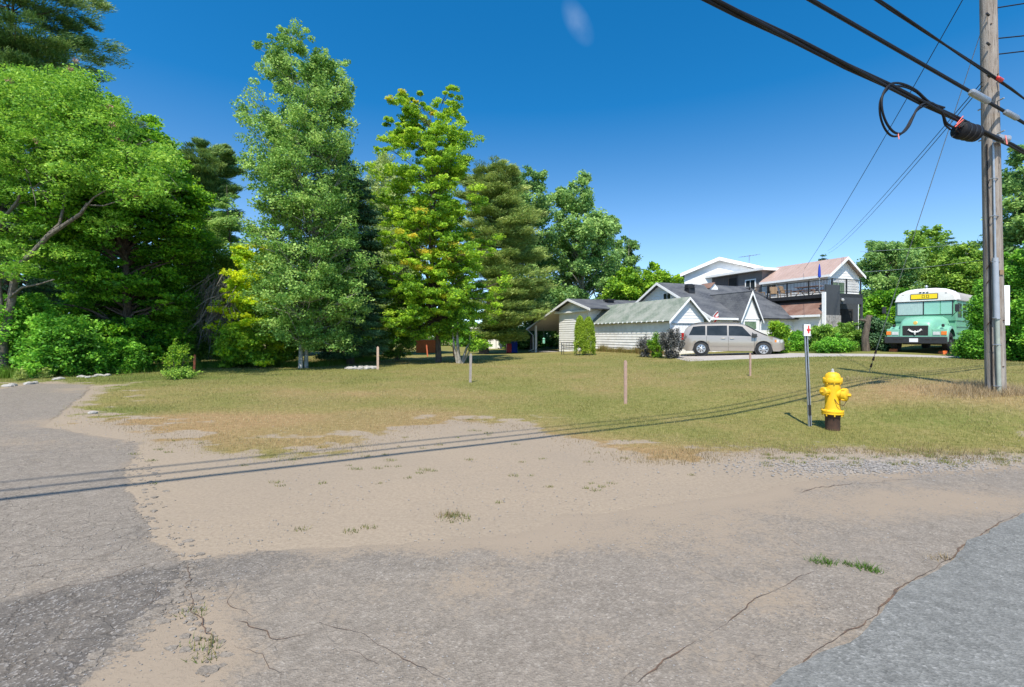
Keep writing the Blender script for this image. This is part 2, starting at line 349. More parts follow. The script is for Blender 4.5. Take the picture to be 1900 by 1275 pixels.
def groundmat():
    m, n, b, o = newmat('lawn_and_sand'); co = objco(n)
    f1 = noise(n, co, 30, 8, .7); f2 = noise(n, co, 3.2, 8, .65); f3 = noise(n, co, .45, 5, .6); f4 = noise(n, co, 9, 6, .7)
    gr = attr(n, 'grass'); dr = attr(n, 'dry'); gv = attr(n, 'gravel')
    sand = ramp(n, f1, [(.25, (.25,.20,.15)), (.5, (.325,.265,.20)), (.75, (.385,.32,.245))])
    sand = mixc(n, ramp(n, f3, [(.4, 0.), (.7, .5)]), sand, (.265,.222,.175))
    sand = mixc(n, ramp(n, f4, [(.55, 0.), (.75, .35)]), sand, (.21,.172,.135))
    green = ramp(n, f4, [(.3, (.12,.135,.032)), (.55, (.23,.215,.07)), (.75, (.31,.26,.12))])
    straw = ramp(n, f4, [(.3, (.20,.135,.06)), (.6, (.33,.225,.115)), (.8, (.40,.30,.18))])
    g = mixc(n, math_(n, 'ADD', math_(n, 'MULTIPLY', dr, 1.1), math_(n, 'SUBTRACT', f2, .55), True), green, straw)
    g = mixc(n, math_(n, 'MULTIPLY', attr(n, 'lush'), .8), g, mixc(n, f4, (.035,.10,.012), (.11,.19,.03)))
    e = ramp(n, math_(n, 'ADD', gr, math_(n, 'MULTIPLY', math_(n, 'SUBTRACT', f2, .5), 1.6)), [(.35, 0.), (.62, 1.)])
    c = mixc(n, e, sand, g)
    v = N(n, 'ShaderNodeTexVoronoi', feature='F1'); v.inputs['Scale'].default_value = 38; n.links.new(co, v.inputs['Vector'])
    sep = N(n, 'ShaderNodeSeparateColor'); n.links.new(v.outputs['Color'], sep.inputs[0])
    c = mixc(n, math_(n, 'MULTIPLY', gv, ramp(n, f2, [(.35, .2), (.6, 1.)])), c, ramp(n, sep.outputs[0], [(0, (.13,.12,.11)), (.6, (.30,.28,.26)), (1., (.5,.47,.44))]))
    c = mixc(n, 1., c, (.91, .90, .88), 'MULTIPLY')
    n.links.new(c, b.inputs['Base Color']); b.inputs['Roughness'].default_value = .97; b.inputs['Specular IOR Level'].default_value = .1
    h = math_(n, 'ADD', f1, math_(n, 'MULTIPLY', f4, 2.)); bump(n, b, h, .35, .012); return m
M['ground'] = groundmat()
M['crack'] = simple('crack_soil', (.07,.052,.04), (.16,.095,.06), .98, 20, .6)
M['gravel'] = simple('pebble_grey', (.30,.28,.26), (.13,.12,.11), .9, 30, .3)
L = {}
L['maple'] =  leafmat('bright_maple_leaves', (.030,.080,.008), (.082,.165,.012), (.185,.27,.022), .42)
L['mapledark'] = leafmat('deep_green_leaves', (.018,.066,.006), (.050,.135,.008), (.12,.235,.014), .40)
L['yellow'] = leafmat('yellowing_leaves', (.10,.19,.008), (.20,.28,.010), (.32,.34,.014), .45)
L['gold'] = leafmat('golden_leaves', (.11,.17,.008), (.19,.23,.012), (.30,.26,.03), .45)
L['aspen'] = leafmat('grey_green_aspen_leaves', (.034,.085,.016), (.080,.155,.030), (.18,.26,.07), .36)
L['locust'] = leafmat('olive_locust_leaves', (.03,.075,.010), (.075,.145,.018), (.16,.24,.04), .38)
L['poplar'] = leafmat('blue_green_leaves', (.038,.088,.026), (.085,.155,.042), (.17,.25,.075), .36)
L['locustleaf'] = leafmat('fresh_locust_leaves', (.028,.085,.008), (.075,.165,.014), (.16,.26,.035), .42)
L['willow'] = leafmat('pale_willow_leaves', (.07,.11,.03), (.13,.18,.05), (.22,.26,.10), .42)
L['pine'] = leafmat('pine_needles', (.024,.06,.014), (.065,.115,.026), (.14,.19,.05), .15)
L['pinewarm'] = leafmat('warm_pine_needles', (.04,.075,.016), (.10,.145,.030), (.20,.235,.065), .2)
L['spruce'] = leafmat('spruce_needles', (.012,.035,.014), (.030,.07,.030), (.075,.13,.055), .15)
L['shrub'] = leafmat('shrub_leaves', (.022,.075,.008), (.06,.165,.014), (.15,.29,.035), .4)
L['cedar'] = leafmat('cedar_foliage', (.04,.075,.006), (.10,.15,.010), (.17,.22,.02), .15)
L['purple'] = leafmat('dark_purple_leaves', (.018,.02,.018), (.045,.046,.044), (.10,.10,.09), .2)
L['grass'] = leafmat('grass_blades', (.12,.145,.028), (.31,.28,.095), (.48,.38,.20), .3, 1.)
L['lush'] = leafmat('lush_grass_blades', (.045,.11,.010), (.09,.18,.018), (.17,.26,.04), .35, 1.15)
L['weed'] = leafmat('sprig_blades', (.07,.12,.02), (.16,.19,.04), (.30,.20,.08), .3, 1.)
L['drygrass'] = leafmat('dry_grass_blades', (.16,.13,.06), (.30,.225,.12), (.45,.35,.21), .3, 1.)

# ------------------------------------------------------------------ ground, pavement, road, driveway
def sdpoly(x, y, poly):
    d = np.full(x.shape, 1e9); ins = np.zeros(x.shape, bool); n = len(poly)
    for i in range(n):
        ax, ay = poly[i]; bx, by = poly[(i+1) % n]; ex, ey = bx-ax, by-ay
        t = np.clip(((x-ax)*ex+(y-ay)*ey)/(ex*ex+ey*ey+1e-12), 0, 1)
        d = np.minimum(d, np.hypot(x-ax-t*ex, y-ay-t*ey))
        if ay != by: ins ^= ((ay > y) != (by > y)) & (x < (bx-ax)*(y-ay)/(by-ay)+ax)
    return np.where(ins, -d, d)
LOT = [G(*p) for p in [(60,711),(178,714),(150,745),(88,792),(200,812),(268,822),(238,870),(262,925),(300,1000),(365,1035),(358,1150),(395,1240)]]
LOT = [(-15.2,14.3)]+LOT+[(-1.3,1.2),(-1.3,-4),(-32,-4),(-32,13.6)]
APR = [G(*p) for p in [(330,1034),(480,1014),(640,1014),(800,1004),(985,985),(1030,952),(1100,955),(1250,935),(1400,908),(1520,885),(1700,876),(1900,866)]]
APR = APR+[(14,10.4),(40,25.4),(44,20),(8,-4),(-1.3,-4),(-1.3,1.2),G(380,1240),G(350,1150)]
GRS = [G(*p) for p in [(178,716),(152,748),(92,790),(190,786),(270,806),(300,830),(420,845),(540,853),(650,845),(760,800),(850,785),(960,795),(1050,815),
      (1150,848),(1230,870),(1330,858),(1450,838),(1600,842),(1750,852),(1900,862)]]
GRS = GRS+[(14,11),(60,40),(400,300),(-400,300),(-400,14.0),(-15.2,14.6),G(60,710)]
DARKP = [G(*p) for p in [(-60,1150),(90,1110),(250,1060),(352,1038),(352,1085),(250,1170),(215,1215),(100,1290)]]+[(-2.0,1.6),(-3.6,1.9)]
SANDP = [G(*p) for p in [(215,1180),(300,1130),(380,1130),(392,1260)]]+[(-1.35,1.8),(-1.9,1.8)]
def warp(x, y, a=.5, s=1.1):
    return x+(fbm(x, y, s, 3)-.5)*a*2, y+(fbm(x, y, s, 9)-.5)*a*2
def grassw(x, y):
    wx, wy = warp(x, y, .5, .8); w = sstep(.45, -.9, sdpoly(wx, wy, GRS)); return np.clip(w*(1-.8*sstep(.52, .68, fbm(x, y*1.6, .9, 77))*sstep(-2.4, -.3, sdpoly(x, y, GRS))*sstep(3.6, 2.2, x)), 0, 1)
def dryw(x, y):
    def blob(px, py, rx, ry, s=1.):
        c = G(px, py); return s*np.exp(-((x-c[0])/rx)**2-((y-c[1])/ry)**2)
    d = blob(520,800,3.6,1.5,1.2)+blob(300,790,2.4,1.4,.8)+blob(760,775,2.0,1.2,.7)+blob(1250,850,1.6,.9,.8)+blob(1690,715,2.2,1.6,.45)+blob(620,735,5,1.8,.35)
    d = d+blob(1850,735,2.0,1.4,.6)+blob(1000,820,1.5,.8,.6)+blob(1800,850,3.,.5,.5)+blob(1150,700,5,3,.25)
    return np.clip(d+.9*(fbm(x, y, 5, 21)-.42)+.8*(fbm(x, y, 1.3, 5)-.5), 0, 1)
def lushw(x, y):
    def blob(px, py, rx, ry, s=1.):
        c = G(px, py); return s*np.exp(-((x-c[0])/rx)**2-((y-c[1])/ry)**2)
    d = blob(200,700,6,2.2,.75)+blob(330,688,6,1.8,.8)+blob(1700,775,1.6,.8,.5)+blob(1560,652,6,3,.45)+blob(520,745,6,1.5,.2)+blob(1380,672,7,3,.3)+blob(215,765,1.,.8,.7)
    return np.clip(d+.8*(fbm(x, y, 3., 61)-.5), 0, 1)
def ax(stops):
    o = [stops[0][0]]
    for (a, h0), (b, h1) in zip(stops[:-1], stops[1:]):
        x = a
        while x < b-1e-6:
            t = (x-a)/(b-a); x += h0+(h1-h0)*t; o.append(min(x, b))
    return np.unique(np.array(o))
XS = ax([(-400,40),(-60,8),(-30,.6),(-13,.12),(-6,.055),(8,.055),(16,.2),(34,.8),(60,8),(400,40)])
YS = ax([(-30,4),(-4,.6),(1,.05),(8,.05),(14,.1),(24,.25),(45,.8),(110,8),(400,40)])
GX, GY = np.meshgrid(XS, YS); GZ = terr(GX, GY)
GZ = GZ+np.where((GX > -40) & (GX < 40) & (GY < 60), (fbm(GX, GY, .7, 31)-.5)*.03*grassw(GX, GY), 0)
def gridmesh(name, mask, dz, mat, attrs):
    ny, nx = GX.shape; idx = np.arange(nx*ny).reshape(ny, nx)
    q = np.stack([idx[:-1,:-1], idx[:-1,1:], idx[1:,1:], idx[1:,:-1]], -1)
    q = q[mask] if mask is not None else q.reshape(-1, 4)
    used = np.unique(q); rem = np.full(nx*ny, -1, np.int32); rem[used] = np.arange(len(used)); q = rem[q]
    V = np.stack([GX.ravel()[used], GY.ravel()[used], GZ.ravel()[used]+(dz.ravel()[used] if hasattr(dz, 'ravel') else dz)], -1)
    me = bpy.data.meshes.new(name); me.vertices.add(len(V)); me.vertices.foreach_set('co', V.astype(np.float32).ravel())
    me.loops.add(q.size); me.loops.foreach_set('vertex_index', q.astype(np.int32).ravel())
    me.polygons.add(len(q)); me.polygons.foreach_set('loop_start', np.arange(0, q.size, 4, dtype=np.int32)); me.update(calc_edges=True)
    for k, a in attrs.items():
        at = me.attributes.new(k, 'FLOAT', 'POINT'); at.data.foreach_set('value', a.ravel()[used].astype(np.float32))
    me.polygons.foreach_set('use_smooth', [True]*len(q)); me.materials.append(mat)
    return tag(link(bpy.data.objects.new(name, me)), kind='structure')
gw = grassw(GX, GY)
cg = G(1620, 868); c2 = G(1820, 850)
gvl = np.exp(-((GX-cg[0])/1.2)**2-((GY-cg[1])/.35)**2)+.8*np.exp(-((GX-c2[0])/1.5)**2-((GY-c2[1])/.3)**2)
gridmesh('ground', None, 0, M['ground'], dict(grass=gw, dry=dryw(GX, GY), lush=lushw(GX, GY), gravel=np.clip(gvl, 0, 1)))
wx, wy = warp(GX, GY, .12, .5)
sl, sa = sdpoly(wx, wy, LOT), sdpoly(wx, wy, APR); sp = np.minimum(sl, sa)
cm = sp[:-1,:-1]; cm = (sp[:-1,:-1] < 0) & (sp[1:,1:] < 0) & (sp[:-1,1:] < 0) & (sp[1:,:-1] < 0)
def gblob(px, py, rx, ry, s=1.):
    c = G(px, py); return s*np.exp(-((GX-c[0])/rx)**2-((GY-c[1])/ry)**2)
sand = np.where(sl < 0, sstep(-.16, .04, sl)*(sa > -.1)*.75, sstep(-.42, .02, sa))
sand = np.clip(sand, 0, 1)*.95+gblob(860,1090,.5,.3,.35)+gblob(1000,1000,.6,.3,.6)+gblob(1440,1110,.3,.14,.5)+gblob(1800,930,1.0,.4,.7)+gblob(1500,930,1.8,.6,.55)+gblob(1250,990,1.2,.5,.35)
sand = sand+1.1*sstep(.08, -.12, sdpoly(wx, wy, SANDP))+.8*(fbm(GX, GY, 1.6, 71)-.50)+gblob(70,830,2.2,.8,.35)+gblob(100,780,.8,.7,.6)+gblob(150,722,1.5,1.2,.5)
dark = sstep(.12, -.12, sdpoly(wx+.25*(vnoise(GX, GY, .35, 4)-.5), wy, DARKP))*(.75+.5*vnoise(GX, GY, .6, 8))
dark = np.clip(dark+gblob(420,1075,.28,.5,.45)+gblob(290,980,.25,.4,.4)+gblob(265,880,.35,.3,.3)+gblob(560,1040,.9,.25,.25), 0, 1)
craze = np.clip(sstep(.5, -1, sl)*.8+dark*.9+gblob(290,960,.6,.8,.7)+gblob(500,1180,.6,.5,.6)+gblob(240,830,1.2,.6,.6), 0, 1)
pave = gridmesh('old_pavement', cm, .0085*np.clip(-sp/.10, 0, 1)-.003, M['oldasphalt'], dict(sand=np.clip(sand*(1-.9*np.clip(dark*1.5, 0, 1)), 0, 1.2), dark=dark, craze=craze))
# road
def strip(name, A, B, n, m, dz, mat, jag=0, skirt=.03):
    def res(P, n):
        P = np.array(P, float); s = np.r_[0, np.cumsum(np.hypot(*np.diff(P, axis=0).T))]; t = np.linspace(0, s[-1], n)
        return np.c_[np.interp(t, s, P[:,0]), np.interp(t, s, P[:,1])]
    a, b = res(A, n), res(B, n)
    if jag: a = a+((fbm(a[:,0], a[:,1], .35, 2, 5)-.5)*jag)[:,None]*np.array([[.53,-.85]])
    rows = []
    for j in range(m+1):
        p = a+(b-a)*j/m; z = terr(p[:,0], p[:,1])+dz; rows.append([tuple(q) for q in np.c_[p, z]])
    rows.insert(0, [(x, y, z-skirt) for x, y, z in rows[0]]); 
    return tag(MB().grid(rows).build(name, mat), kind='structure')
RE = [G(*p) for p in [(1458,1265),(1515,1220),(1596,1164),(1644,1128),(1685,1091),(1749,1051),(1782,1027),(1846,980),(1900,954)]]
RE = [(-7.2,-3.3)]+RE+[(15,10.35),(42,25.8)]
RB = [(x+.535*8, y-.845*8) for x, y in RE]
strip('road', RE, RB, 500, 12, .016, M['newasphalt'], .14)
strip('driveway', [(8.8,24.3),(12,23.8),(15,23.4),(20.5,21.4),(33,16.8)], [(9.4,30.9),(14.5,29.5),(16.5,25.4),(21.2,22.6),(33.5,18.2)], 90, 8, .008, M['concrete'])
# seams and cracks in the old pavement
def crack(pts, w, amp=.03, seed=1):
    P = np.array([G(*p) for p in pts]); s = np.r_[0, np.cumsum(np.hypot(*np.diff(P, axis=0).T))]; n = max(8, int(s[-1]/.025)); t = np.linspace(0, s[-1], n)
    q = np.c_[np.interp(t, s, P[:,0]), np.interp(t, s, P[:,1])]
    q = q+(np.c_[fbm(q[:,0], q[:,1], .16, seed), fbm(q[:,0], q[:,1], .16, seed+5)]-.5)*amp*3
    tg = np.gradient(q, axis=0); nn = np.c_[-tg[:,1], tg[:,0]]/(np.hypot(tg[:,0], tg[:,1])[:,None]+1e-9)
    ww = w*.5*(.15+1.5*vnoise(t, t*0, .08, seed+2)*vnoise(t, t*0, .4, seed+8))*np.minimum(1, np.minimum(t, s[-1]-t)/.15+.02)
    dz = .0105
    l, r = q+nn*ww[:,None], q-nn*ww[:,None]
    MB().grid([[(a, b, tz(a, b)+dz) for a, b in l], [(a, b, tz(a, b)+dz) for a, b in r]]).build('crack', M['crack'], pave)
crack([(1300,1190),(1345,1165),(1400,1125),(1430,1100),(1480,1078),(1520,1060)], .007, .02, 3)
crack([(1180,1275),(1230,1230),(1300,1190)], .009, .02, 5)
crack([(1455,996),(1490,1020),(1530,1045),(1560,1052)], .004, .01, 8)
crack([(1280,1050),(1330,1075),(1400,1098)], .003, .01, 12)
crack([(590,1160),(660,1185),(730,1225),(770,1240),(830,1275)], .009, .03, 14)
crack([(600,1225),(640,1215),(700,1245)], .006, .03, 17)
crack([(352,1045),(350,1090),(352,1140),(385,1165),(400,1200),(385,1240)], .007, .04, 19)
crack([(0,1135),(90,1105),(180,1085),(260,1055),(340,1035)], .010, .05, 23)
crack([(30,1100),(120,1055),(210,1030),(260,1000)], .006, .05, 27)
crack([(250,1150),(290,1120),(300,1085),(340,1060)], .008, .05, 29)
crack([(400,1170),(460,1160),(520,1190),(590,1185)], .007, .05, 31)
crack([(420,1210),(480,1235),(520,1275)], .008, .05, 35)
crack([(470,1150),(430,1120),(450,1080)], .004, .04, 37)
crack([(120,990),(200,960),(240,945)], .004, .06, 43)
crack([(1150,1275),(1185,1240),(1215,1262)], .006, .02, 45)
crack([(1700,890),(1600,900),(1540,905),(1480,915)], .010, .05, 47)
e = [(1458,1268),(1515,1223),(1596,1167),(1644,1131),(1685,1094),(1749,1054),(1782,1030),(1846,983),(1900,957)]
crack([(x-4, y-3) for x, y in e], .012, .02, 51)

# broken crumbs of asphalt along the decayed edge of the lot
def crumbs(line, n, spread, s0, s1):
    P = np.array([G(*p) for p in line]); s = np.r_[0, np.cumsum(np.hypot(*np.diff(P, axis=0).T))]; r = np.random.default_rng(n); t = r.uniform(0, s[-1], n)
    X = np.interp(t, s, P[:,0])+r.normal(0, spread, n); Y = np.interp(t, s, P[:,1])+r.normal(0, spread, n); mb = MB()
    for x, y in zip(X, Y):
        a = s0+(s1-s0)*r.random()**3; k = r.integers(5, 8); th = r.uniform(0, 6.28); z = tz(x, y); q = [(x+math.cos(th+6.28*i/k)*a*r.uniform(.6, 1.2), y+math.sin(th+6.28*i/k)*a*.7*r.uniform(.6, 1.2)) for i in range(k)]
        b = [(u, v, z-.004) for u, v in q]; c = [(x+(u-x)*.86, y+(v-y)*.86, z+.005+a*r.uniform(.05, .14)) for u, v in q]
        mb.add(b+c, [tuple(range(k, 2*k))]+[(i, (i+1) % k, k+(i+1) % k, k+i) for i in range(k)])
    return mb
mbc = crumbs([(225,820),(262,870),(262,925),(305,1000),(350,1035)], 230, .10, .008, .05)
m2_ = crumbs([(352,1040),(352,1110),(380,1200),(400,1265)], 160, .06, .01, .05); mbc.add(m2_.v, m2_.f)
m2_ = crumbs([(352,1085),(250,1180),(200,1230),(120,1275)], 200, .05, .01, .06); mbc.add(m2_.v, m2_.f)
tag(mbc.build('asphalt_crumbs', M['oldasphalt']), 'crumbled bits of broken asphalt along the decayed pavement edges at the left', 'rubble', kind='stuff')
# scattered stones, tufts and blades
rng = np.random.default_rng(7)
def blades(name, X, Y, h, w, mat, tint, parent=None, lean=.5, z0=None):
    n = len(X); Z = terr(X, Y) if z0 is None else z0
    a = rng.uniform(0, 2*np.pi, n); b = rng.uniform(0, 2*np.pi, n); l = rng.uniform(0, lean, n)*h
    dx, dy = np.cos(a)*w/2, np.sin(a)*w/2
    V = np.empty((n, 3, 3)); V[:,0] = np.c_[X-dx, Y-dy, Z-.005]; V[:,1] = np.c_[X+dx, Y+dy, Z-.005]; V[:,2] = np.c_[X+np.cos(b)*l, Y+np.sin(b)*l, Z+h]
    return npmesh(name, V.reshape(-1, 3), 3, mat, parent, dict(tint=np.repeat(np.clip(tint, 0, 1), 3)))
def lawn():
    n = 900000
    D = 6.0*(36/6.0)**rng.random(n); X = D*rng.uniform(-1.25, 1.25, n); Y = D
    w = grassw(X, Y); dr = dryw(X, Y); den = w**1.6*(1-.55*np.clip(dr*1.3-.25, 0, 1))*(.35+.9*fbm(X, Y, .35, 15))
    inb = ((X > 9.7) & (Y > 23.5) & (Y < 31)) | ((X > 16) & (sdpoly(X, Y, [(12,23.8),(15,23.4),(20.5,21.4),(33,16.8),(33.5,18.2),(21.2,22.6),(16.5,25.4),(12,28)]) < .1))
    k = (rng.random(n) < den*.62) & ~inb; X, Y, dr, w, D = X[k], Y[k], dr[k], w[k], D[k]
    lu = lushw(X, Y); h = rng.uniform(.018, .05, len(X))*(.7+.6*fbm(X, Y, .8, 19))*(1+.35*lu)
    h = h*np.where(D > 16, 1.2, 1)
    bank = np.exp(-((X-10.2)/2.4)**2-((Y-9.6)/1.8)**2); h = h*(1+1.6*bank*rng.random(len(X)))
    t = .36+.62*dr-.35*lu+rng.normal(0, .16, len(X))+.4*(fbm(X, Y, .5, 41)-.5)+.3*bank
    return tag(blades('lawn_grass', X, Y, h, .0055*np.maximum(1, D/8), L['grass'], t, lean=.9), 'short patchy mown grass, green to straw coloured, over the whole lot', 'grass', kind='stuff')
lawn()
def tufts(name, pts, label, mat, hh=.05, n=60, r=.06, tint=.3, kind='stuff', cat='weeds'):
    X, Y, H = [], [], []
    for (x, y, s) in pts:
        m = max(8, int(n*s)); a = rng.uniform(0, 2*np.pi, m); q = rng.random(m)**.7*r*s
        X.append(x+np.cos(a)*q*1.6); Y.append(y+np.sin(a)*q); H.append(rng.uniform(.4, 1, m)*hh*s**.5)
    X, Y, H = map(np.concatenate, (X, Y, H))
    return tag(blades(name, X, Y, H, .006, mat, tint+rng.normal(0, .18, len(X)), lean=1.4, z0=terr(X, Y)+.006), label, cat, kind=kind)
pts = [(*G(x, y), s) for x, y, s in [(845,966,1.4),(838,962,1.),(682,983,.7),(652,989,.7),(558,985,.6),(1120,905,.6),(1135,900,.5),(1105,912,.5),(1090,908,.5),(1098,898,.4),
   (925,935,.4),(1018,905,.5),(360,1145,.8),(370,1198,.8),(385,1218,.9),(660,872,.8),(700,870,.6),(520,903,.5),(880,800,1.),(905,805,.8),(870,780,.9),(248,845,.7),(600,900,.5)]]
for k in range(170):
    px, py = rng.uniform(260, 1330), rng.uniform(805, 925); g = G(px, py)
    if float(grassw(np.array([g[0]]), np.array([g[1]]))[0]) < .6 and rng.random() < math.exp(-(py-800)/45): pts.append((*g, rng.uniform(.25, .8)))
for k in range(60):
    px, py = rng.uniform(1420, 1900), rng.uniform(838, 866); pts.append((*G(px, py), rng.uniform(.4, 1.1)))
tufts('sparse_weeds', pts, 'small green and rusty weed sprigs dotted over the bare sand', L['weed'], .04, 46, .075, .5)
a = tufts('crack_grass_tuft', [(*G(1520,1046), 1.), (*G(1535,1050), .8)], 'small green grass tuft in the pavement crack, left one of the two', L['lush'], .055, 70, .06, .2, None, 'grass tuft')
a['group'] = 'grass tufts in the pavement crack'
a = tufts('crack_grass_tuft', [(*G(1572,1050), .5), (*G(1592,1057), .8), (*G(1610,1063), .9), (*G(1628,1069), .5)], 'long green grass tuft in the pavement crack, right one of the two', L['lush'], .055, 70, .055, .25, None, 'grass tuft')
a['group'] = 'grass tufts in the pavement crack'
tag(tufts('dry_tuft', [(*G(1752,1039), 1.)], 'dry brownish tuft at the road edge', L['drygrass'], .04, 60, .07, .4, None, 'grass tuft'))
tag(tufts('dry_tuft', [(*G(832,957), 1.)], 'rusty dry tuft beside green sprigs on bare sand', L['drygrass'], .05, 70, .08, .3, None, 'grass tuft'))
def pebbles(name, X, Y, s, mat, label):
    n = len(X); Z = terr(X, Y)+.008
    O = np.array([(1,0,0),(0,1,0),(-1,0,0),(0,-1,0),(0,0,.8)]); fc = [(0,1,4),(1,2,4),(2,3,4),(3,0,4)]
    a = rng.uniform(0, 6.28, n); c, q = np.cos(a), np.sin(a); sc = np.c_[s*rng.uniform(.6,1.3,n), s*rng.uniform(.6,1.3,n), s*rng.uniform(.5,1,n)]
    V = O[None]*sc[:,None]; V = V*(1+rng.normal(0,.12,V.shape)); x = V[...,0]*c[:,None]-V[...,1]*q[:,None]; y = V[...,0]*q[:,None]+V[...,1]*c[:,None]
    V = np.stack([x+X[:,None], y+Y[:,None], V[...,2]+Z[:,None]], -1); T = V[:,np.array(fc)].reshape(-1,3)
    return tag(npmesh(name, T, 3, mat), label, 'pebbles', kind='stuff')
n = 15000; D = 2.0*(12/2.0)**rng.random(n); X = D*rng.uniform(-1.2, 1.15, n)
k = (fbm(X, D, 1.2, 91) > .47) & (grassw(X, D) < .8) & ((X*.535-D*.845)-(1.265*.535-2.24*.845) < -.05) ; X, D = X[k], D[k]
pebbles('loose_pebbles', X, D, (.0015+.006*rng.random(len(X))**2)*(.7+D*.12), M['gravel'], 'tiny loose pebbles scattered over old pavement and sand')
X = cg[0]+rng.normal(0, .9, 1500); Y = cg[1]+rng.normal(0, .2, 1500)+.04*(X-cg[0]); pebbles('gravel_patch', X, Y, rng.uniform(.006, .018, 1500), M['gravel'], 'patch of loose grey gravel along the lawn edge near the hydrant')

# ------------------------------------------------------------------ trees and shrubs
def leaves(name, C, rad, flat, per, ll, lw, mat, parent, off, tint0=.5, up=.5, droop=0., outward=None, tj=.2, crand=.22, seed=1, hsun=0.):
    r = np.random.default_rng(seed); m = len(C); n = m*per
    ci = np.repeat(np.arange(m), per); rad = np.broadcast_to(rad, (m,))[ci]
    g = r.normal(0, 1, (n, 3)); g /= np.linalg.norm(g, axis=1)[:,None]+1e-9; g *= (r.random(n)**.42)[:,None]
    P = C[ci]+g*rad[:,None]*np.array([1, 1, flat])
    d = r.normal(0, 1, (n, 3)); d[:,2] = d[:,2]*.6-droop
    if outward is not None: d = d*.55+outward[ci]*1.2+np.array([0, 0, .25-droop])
    d /= np.linalg.norm(d, axis=1)[:,None]
    nn = r.normal(0, 1, (n, 3))*.75; nn[:,2] += up; nn -= (nn*d).sum(1)[:,None]*d; nn /= np.linalg.norm(nn, axis=1)[:,None]+1e-9
    s = np.cross(d, nn); l = (ll*r.uniform(.65, 1.3, n))[:,None]; w = (lw*r.uniform(.65, 1.3, n))[:,None]
    V = np.empty((n, 4, 3)); V[:,0] = P-d*l*.5; V[:,1] = P+s*w*.5-d*l*.08+nn*w*.1; V[:,2] = P+d*l*.5; V[:,3] = P-s*w*.5-d*l*.08+nn*w*.1
    cr = r.normal(0, crand, m)
    t = np.clip(tint0+cr[ci]+r.normal(0, tj, n), 0, 1) if not hasattr(tint0, '__len__') else np.clip(tint0[ci]+cr[ci]+r.normal(0, tj, n), 0, 1)
    return npmesh(name, V.reshape(-1, 3)-np.array(off), 4, mat, parent, dict(tint=np.repeat(t, 4)))

